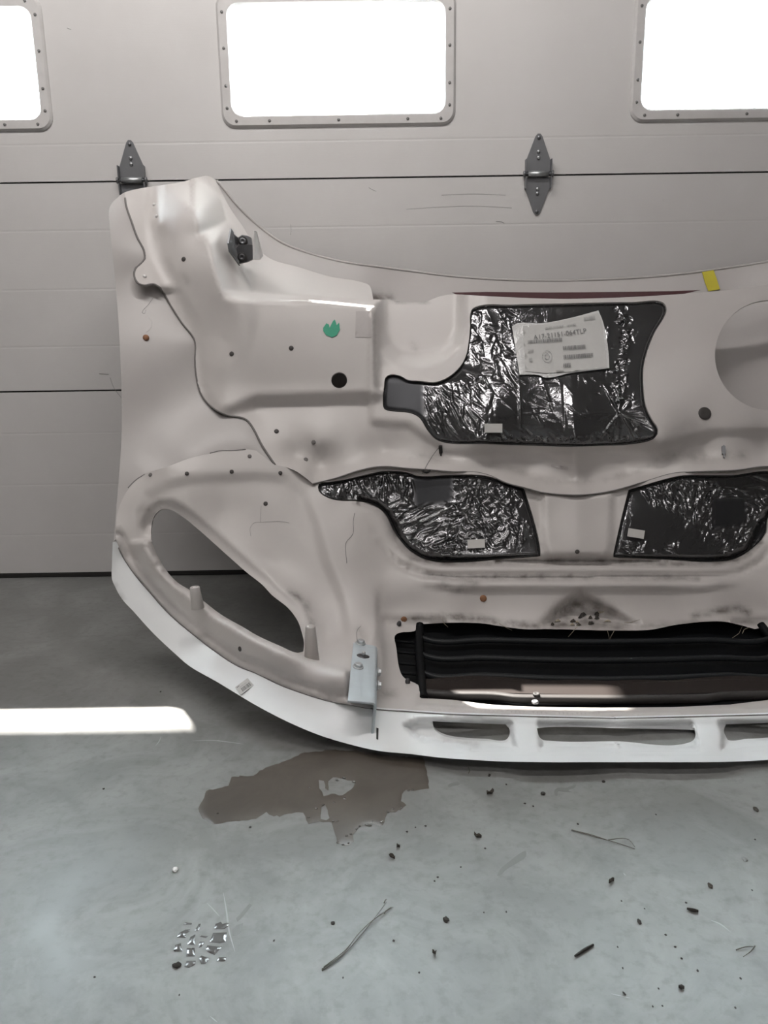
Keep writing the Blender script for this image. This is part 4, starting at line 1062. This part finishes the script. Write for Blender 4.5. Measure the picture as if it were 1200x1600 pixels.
pud = [(322, 1236), (357, 1228), (362, 1214), (392, 1213), (420, 1198), (450, 1188), (476, 1176), (520, 1172), (560, 1174), (620, 1182), (660, 1184), (664, 1190), (671, 1232), (648, 1236), (634, 1234), (628, 1242), (627, 1252), (635, 1258), (618, 1270), (606, 1269), (598, 1290), (578, 1287), (562, 1293), (552, 1305), (553, 1316), (545, 1321), (528, 1319), (524, 1304), (518, 1286), (500, 1284), (482, 1288), (474, 1270), (450, 1272), (428, 1276), (416, 1269), (400, 1280), (362, 1284), (345, 1287), (330, 1287), (314, 1275), (310, 1264), (316, 1252)]
d1 = jitter([(498, 1219), (506, 1221), (508, 1232), (513, 1236), (513, 1221), (520, 1215), (538, 1217), (555, 1224), (552, 1230), (535, 1243), (518, 1240), (506, 1244), (499, 1232)], .7, 2)
d2 = jitter([(502, 1262), (508, 1258), (512, 1266), (515, 1278), (510, 1282), (501, 1280)], .5, 3)
puddle = empty('water_puddle', G(490, 1240)); tag(puddle, 'brown wet patch of water on the concrete under the hood lip', 'puddle')
ground_surf('wet_patch', jitter(pud, .9, 1), [d1, d2], .0011, 6, 'wet', puddle)
r_ = np.random.default_rng(8)
def bead_drop(x, y, w, h, ang=0, parent=None, mat='water', name='water_bead', hz=.0016):
    c = G(x, y); s = (G(x + 1, y) - c).length; sy = (G(x, y + 1) - c).length; bm = bmesh.new()
    bmesh.ops.create_uvsphere(bm, u_segments=10, v_segments=6, radius=1)
    for v in bm.verts: v.co = Vector((v.co.x * w * s, v.co.y * h * sy, max(v.co.z, -.2) * hz))
    bmesh.ops.transform(bm, matrix=Matrix.Translation(c + Vector((0, 0, hz * .5))) @ Matrix.Rotation(math.radians(ang), 4, 'Z'), verts=bm.verts)
    return bm_obj(name, bm, mat, parent, True)
for x, y in ((529, 1318), (536, 1321), (544, 1318), (541, 1307), (548, 1304), (557, 1296), (562, 1293), (572, 1288), (577, 1291), (582, 1284), (597, 1285), (606, 1269), (638, 1236), (645, 1235), (526, 1284), (520, 1283), (493, 1264), (482, 1278), (505, 1259), (527, 1219), (537, 1217), (553, 1223), (484, 1231), (539, 1249), (522, 1254), (626, 1262), (613, 1265)):
    bead_drop(x + r_.normal() * .6, y + r_.normal() * .6, r_.uniform(1.6, 3.6), r_.uniform(1.0, 1.8), r_.uniform(-40, 40), puddle)

# wet tyre tread print
tread = empty('wet_tread_print', G(320, 1475)); tag(tread, 'small wet tyre tread print of separate dark blocks on the concrete', 'tread print')
k = 180 / 1200.
blocks = [[(310, 370), (335, 345), (400, 350), (395, 368), (340, 368)], [(240, 500), (270, 450), (330, 420), (382, 418), (375, 440), (320, 470), (345, 490), (330, 505)], [(425, 435), (470, 360), (492, 358), (468, 435)], [(350, 575), (385, 495), (435, 468), (435, 580)], [(632, 415), (645, 360), (700, 338), (720, 360), (780, 345), (785, 380), (740, 410)], [(582, 550), (620, 455), (765, 447), (750, 550), (690, 562)], [(205, 640), (225, 580), (285, 560), (298, 650)], [(340, 700), (345, 612), (428, 610), (430, 700)], [(545, 620), (560, 582), (712, 600), (635, 685), (560, 650)], [(470, 710), (500, 690), (585, 718), (540, 775), (495, 778)], [(320, 810), (345, 745), (440, 742), (430, 780), (370, 815)], [(655, 750), (680, 708), (760, 705), (745, 748)], [(820, 480), (822, 420), (870, 370), (935, 350), (915, 440), (860, 490)], [(470, 610), (480, 545), (530, 545), (500, 600)], [(480, 495), (500, 480), (570, 490), (545, 505)], [(860, 300), (900, 260), (950, 200), (1000, 145), (1025, 165), (960, 250), (900, 315), (870, 340)]]
for i, bl in enumerate(blocks):
    ground_surf('wet_block', [(240 + x * k, 1390 + y * k) for x, y in bl], [], .0010, 2.5, 'smear' if i in (12, 15) else 'wetblock', tread)

# loose bits, each lying by itself
def clod(px, py, w, h, label, mat='dirtclod', seed=0, cat='dirt', name='dirt_clod', group=None, flat=.5):
    c = G(px, py); s = (G(px + 1, py) - c).length; r = random.Random(seed + int(px)); bm = bmesh.new(); bmesh.ops.create_icosphere(bm, subdivisions=2, radius=1)
    for v in bm.verts:
        f = 1 + r.uniform(-.25, .25); v.co = Vector((v.co.x * w * s / 2 * f, v.co.y * w * s / 2 * h / w * f * 1.4, max(v.co.z, -.6) * w * s / 2 * flat * f))
    lo = min(v.co.z for v in bm.verts)
    for v in bm.verts: v.co.z -= lo
    me_o = bm_obj(name, bm, mat); me_o.location = c; return tag(me_o, label, cat, group)
def curl(px, py, L, ang, label, seed=0, mat='leafbit', cat='leaf scrap', name='leaf_scrap', group=None):
    c = G(px, py); s = (G(px + 1, py) - c).length; r = random.Random(seed + int(py)); bm = bmesh.new(); n = 7; rows = []
    for i in range(n):
        t = i / (n - 1); w = (.25 + math.sin(t * math.pi)) * L * s * .20 * r.uniform(.7, 1.2); x = (t - .5) * L * s; y = math.sin(t * 5 + seed) * L * s * .18; z = .0012 + abs(math.sin(t * math.pi * 1.3 + seed)) * .004
        rows.append([bm.verts.new((x, y - w, z + .002)), bm.verts.new((x, y, z * .3)), bm.verts.new((x, y + w, z + .0025))])
    for a, b in zip(rows, rows[1:]):
        for j in (0, 1): bm.faces.new((a[j], a[j + 1], b[j + 1], b[j]))
    lo = min(v.co.z for v in bm.verts)
    for v in bm.verts: v.co.z -= lo
    o = bm_obj(name, bm, mat, None, True); o.modifiers.new('t', 'SOLIDIFY').thickness = .0006; o.location = c; o.rotation_euler.z = math.radians(ang); return tag(o, label, cat, group)
def stick(pts, r, label, mat='dirtclod', cat='twig', name='twig', group=None):
    p = [G(x, y) + Vector((0, 0, r)) for x, y in pts]; base = p[0].copy(); base.z = 0
    pl = smoothpts([(x, y) for x, y in pts], step=8); q = [G(x, y) + Vector((0, 0, r)) - base for x, y in pl]; n = len(q)
    o = tube(name, q, [r * (1 - .45 * abs(2 * i / max(1, n - 1) - 1)) for i in range(n)], mat, None, 6); o.location = base; return tag(o, label, cat, group)
def bundle(name, label, strands, mat, r=.0006, cat='grass strand'):
    b0 = G(*strands[0][0]); e = empty(name, b0); tag(e, label, cat)
    for k_, s_ in enumerate(strands):
        pl = smoothpts(s_, step=6); n = len(pl); tube('strand', [G(x, y) + Vector((0, 0, r + .0012 * (k_ % 3) + .002 * math.sin(i / max(1, n - 1) * math.pi))) for i, (x, y) in enumerate(pl)], [r * (1.15 - .7 * i / max(1, n - 1)) for i in range(n)], mat, e, 6)
bundle('dry_grass_strands', 'bundle of long dry grass strands beside the tread print', [[(503, 1517), (530, 1500), (550, 1480), (575, 1450), (604, 1410)], [(503, 1516), (535, 1495), (560, 1463), (580, 1443), (614, 1419)], [(506, 1514), (540, 1489), (562, 1462), (590, 1436), (611, 1420)]], 'strand')
bundle('dry_grass_strands', 'forked dry grass strands lying flat below the grille slots', [[(893, 1297), (920, 1305), (950, 1315), (992, 1327)], [(893, 1298), (930, 1311), (965, 1320), (992, 1328)], [(950, 1315), (982, 1316), (992, 1326)]], 'strand')
bundle('thin_stalk', 'thin v-shaped pale stalk at the right edge of the floor', [[(1150, 1485), (1165, 1482), (1179, 1480)], [(1179, 1480), (1172, 1491), (1161, 1497)]], 'strand', .0007, 'stalk')
bundle('thin_stalk', 'short crossed stalks between the long strands and the round clod', [[(600, 1428), (607, 1423), (614, 1418)], [(600, 1413), (604, 1407)]], 'strand', .0007, 'stalk')
stick([(898, 1496), (910, 1488), (927, 1478)], .0022, 'dark straight twig lying slanted near the lower edge', cat='twig')
stick([(1073, 1422), (1080, 1424), (1091, 1426)], .0026, 'short black twig lying almost level')
stick([(1060, 1544), (1065, 1545), (1069, 1546)], .0028, 'stubby black twig near the bottom edge')
stick([(973, 1551), (975, 1553), (978, 1556)], .0012, 'tiny dark splinter near the bottom edge')
stick([(732, 1199), (734, 1205), (732, 1209)], .0008, 'tiny bent hair of straw just in front of the hood lip', 'strand')
clod(697, 1438, 9, 9, 'round dark clod of dirt alone in the middle of the floor')
clod(848, 1241, 8, 6, 'small dark clod below the long air slot', seed=3)
clod(943, 1222, 6, 4, 'small dark clod close to the hood lip', seed=4)
clod(520, 1443, 6, 5, 'small dark clod between the tread print and the grass strands', seed=5)
clod(999, 1441, 6, 8, 'pointed dark clod among fine specks', seed=6)
clod(274, 1360, 9, 8, 'bright white pebble on the concrete above the tread print', 'chalk', 7, 'pebble', 'pebble', None, .6)
clod(276, 1510, 13, 8, 'crumbly black clod at the corner of the tread print', seed=8)
clod(1181, 1265, 7, 9, 'grey fluffy scrap near the right edge of the frame', 'leafbit', 9, 'scrap', 'fluff_scrap', None, .4)
clod(1110, 1385, 8, 9, 'grey crumb beside the short black twig', 'leafbit', 10, 'crumb', 'dirt_crumb', None, .4)
clod(1164, 1343, 8, 9, 'pale flat crumb near the right edge of the floor', 'smear', 11, 'crumb', 'dirt_crumb', None, .25)
curl(766, 1240, 14, 55, 'curled dark leaf scrap just below the first air slot', 1)
curl(746, 1308, 12, -25, 'curled dark leaf scrap lying farther out than the others', 2)
curl(612, 1340, 12, -60, 'thin curled leaf scrap below the wet patch', 3)
curl(955, 1379, 10, 10, 'curled leaf scrap below the forked grass strands', 4)
curl(679, 1492, 8, -60, 'small brown leaf scrap near the lower middle', 5)
curl(622, 1325, 6, 40, 'tiny leaf scrap beside the thin curled one', 6)
curl(517, 1156, 13, 60, 'dark leaf scrap in the shade under the hood lip', 7)
for (px_, py_, pts_, lab_) in ((800, 1350, [(777, 1369), (782, 1358), (795, 1347), (812, 1334), (821, 1330), (822, 1338), (806, 1350), (790, 1360), (783, 1367)], 'long grey damp smear across the middle of the floor'), (885, 1234, [(866, 1236), (872, 1231), (884, 1231), (900, 1227), (898, 1231), (888, 1235), (894, 1238), (882, 1238), (872, 1237), (871, 1244), (868, 1244)], 'forked pale damp smear below the long air slot'), (709, 1226, [(700, 1227), (705, 1224), (717, 1222), (718, 1226), (710, 1228), (701, 1230)], 'short grey damp smear in front of the first air slot')):
    o = ground_surf('damp_smear', smoothpts(pts_, True, 3), [], .0007, 4, 'smear'); tag(o, lab_, 'smear')
r2 = np.random.default_rng(77)
spk = [(1072, 1411), (1025, 1273), (791, 1226), (820, 1256), (833, 1260), (903, 1288), (649, 1293), (665, 1291), (758, 1326), (684, 1371), (679, 1377), (720, 1355), (791, 1425), (756, 1426), (971, 1408), (1007, 1420), (1040, 1461), (1055, 1480), (1065, 1498), (1090, 1517), (1020, 1573), (1029, 1545), (973, 1513), (965, 1480), (1175, 1391), (1157, 1529), (1149, 1575), (1035, 1572), (536, 1528), (251, 1081), (162, 1233), (148, 1527), (280, 1555), (428, 1470), (340, 1272), (391, 1293), (636, 1300), (765, 1211), (764, 1213), (1180, 1312), (615, 1470), (655, 1520)]
for i, (x, y) in enumerate(spk):
    clod(x, y, r2.uniform(2.2, 4.0), r2.uniform(2., 3.2), 'tiny dark speck of grit scattered on the concrete floor', 'dirtclod', i, 'grit', 'grit_speck', 'grit specks on the floor')

# scuffs and scratches on the garage door
def mark(name, pts, Y, r, mat, parent):
    pl = smoothpts(pts, step=6); tube(name, [P(x, y, Y) for x, y in pl], r, mat, parent, 4)
for pts in ([(454, 350), (455, 358), (454, 367)], [(576, 293), (581, 296), (588, 299)], [(775, 346), (785, 347), (788, 349)], [(155, 584), (170, 585)], [(172, 590), (178, 606), (190, 622)], [(105, 44), (111, 46)]):
    mark('scuff_mark', pts, .0005, .0005, 'scuff', door)
for pts in ([(635, 327), (680, 324), (740, 322), (800, 325)], [(690, 305), (740, 303), (790, 305)]):
    mark('scuff_mark', pts, .0003, .00035, 'scuff', door)
# scuffs on the hood
def hmark(pts, depth, r, mat='scuff'):
    pl = smoothpts(pts, step=4); tube('scuff_mark', [Vector(p) for p in PV(pl, depth(pl) + .0004)], r, mat, hood, 4)
hmark([(239, 466), (230, 478), (225, 483), (222, 488), (226, 490), (228, 484)], skin_depth, .0004)
hmark([(232, 496), (237, 503), (236, 512), (229, 519)], skin_depth, .0004, 'white')
hmark([(328, 708), (345, 704), (362, 704), (384, 702)], front_depth, .0012)
hmark([(200, 762), (212, 750), (226, 741)], front_depth, .0010)
hmark([(554, 802), (552, 815), (552, 832), (549, 838), (541, 847), (542, 880)], front_depth, .0006)
hmark([(408, 790), (407, 816)], front_depth, .0003)
hmark([(392, 838), (391, 825), (397, 817), (410, 816), (440, 815), (452, 817)], front_depth, .0003)
hmark([(558, 1000), (558, 985), (564, 978)], front_depth, .0006)
hmark([(660, 740), (668, 725), (676, 712), (685, 700)], upper_depth, .0006, 'rubber')
hmark([(660, 735), (666, 738), (672, 735)], upper_depth, .0030, 'rubber')

# pale scratches in the concrete
floor_o = bpy.data.objects['floor']
M['scratch'] = plain('pale_scratch', (.33, .335, .33), .6)
for pts, w in (([(349, 1395), (354, 1425), (358, 1455), (367, 1487)], 1.4), ([(323, 1411), (332, 1420), (343, 1432)], 1.0), ([(300, 1158), (330, 1157), (382, 1163)], .8), ([(243, 1166), (249, 1158), (252, 1150)], .8), ([(1110, 1438), (1125, 1444), (1142, 1457)], 1.0), ([(974, 1364), (978, 1369)], .8), ([(328, 1588), (340, 1598)], .8), ([(955, 1553), (985, 1560)], .8)):
    pl = smoothpts(pts, step=5); t = np.gradient(pl, axis=0); nn = np.c_[-t[:, 1], t[:, 0]]; nn /= np.linalg.norm(nn, axis=1)[:, None] + 1e-9
    wd = w * np.sin(np.linspace(.15, math.pi - .15, len(pl)))[:, None]
    ground_surf('scratch', np.vstack([pl + nn * wd, (pl - nn * wd)[::-1]]), [], .0005, 4, 'scratch', floor_o)
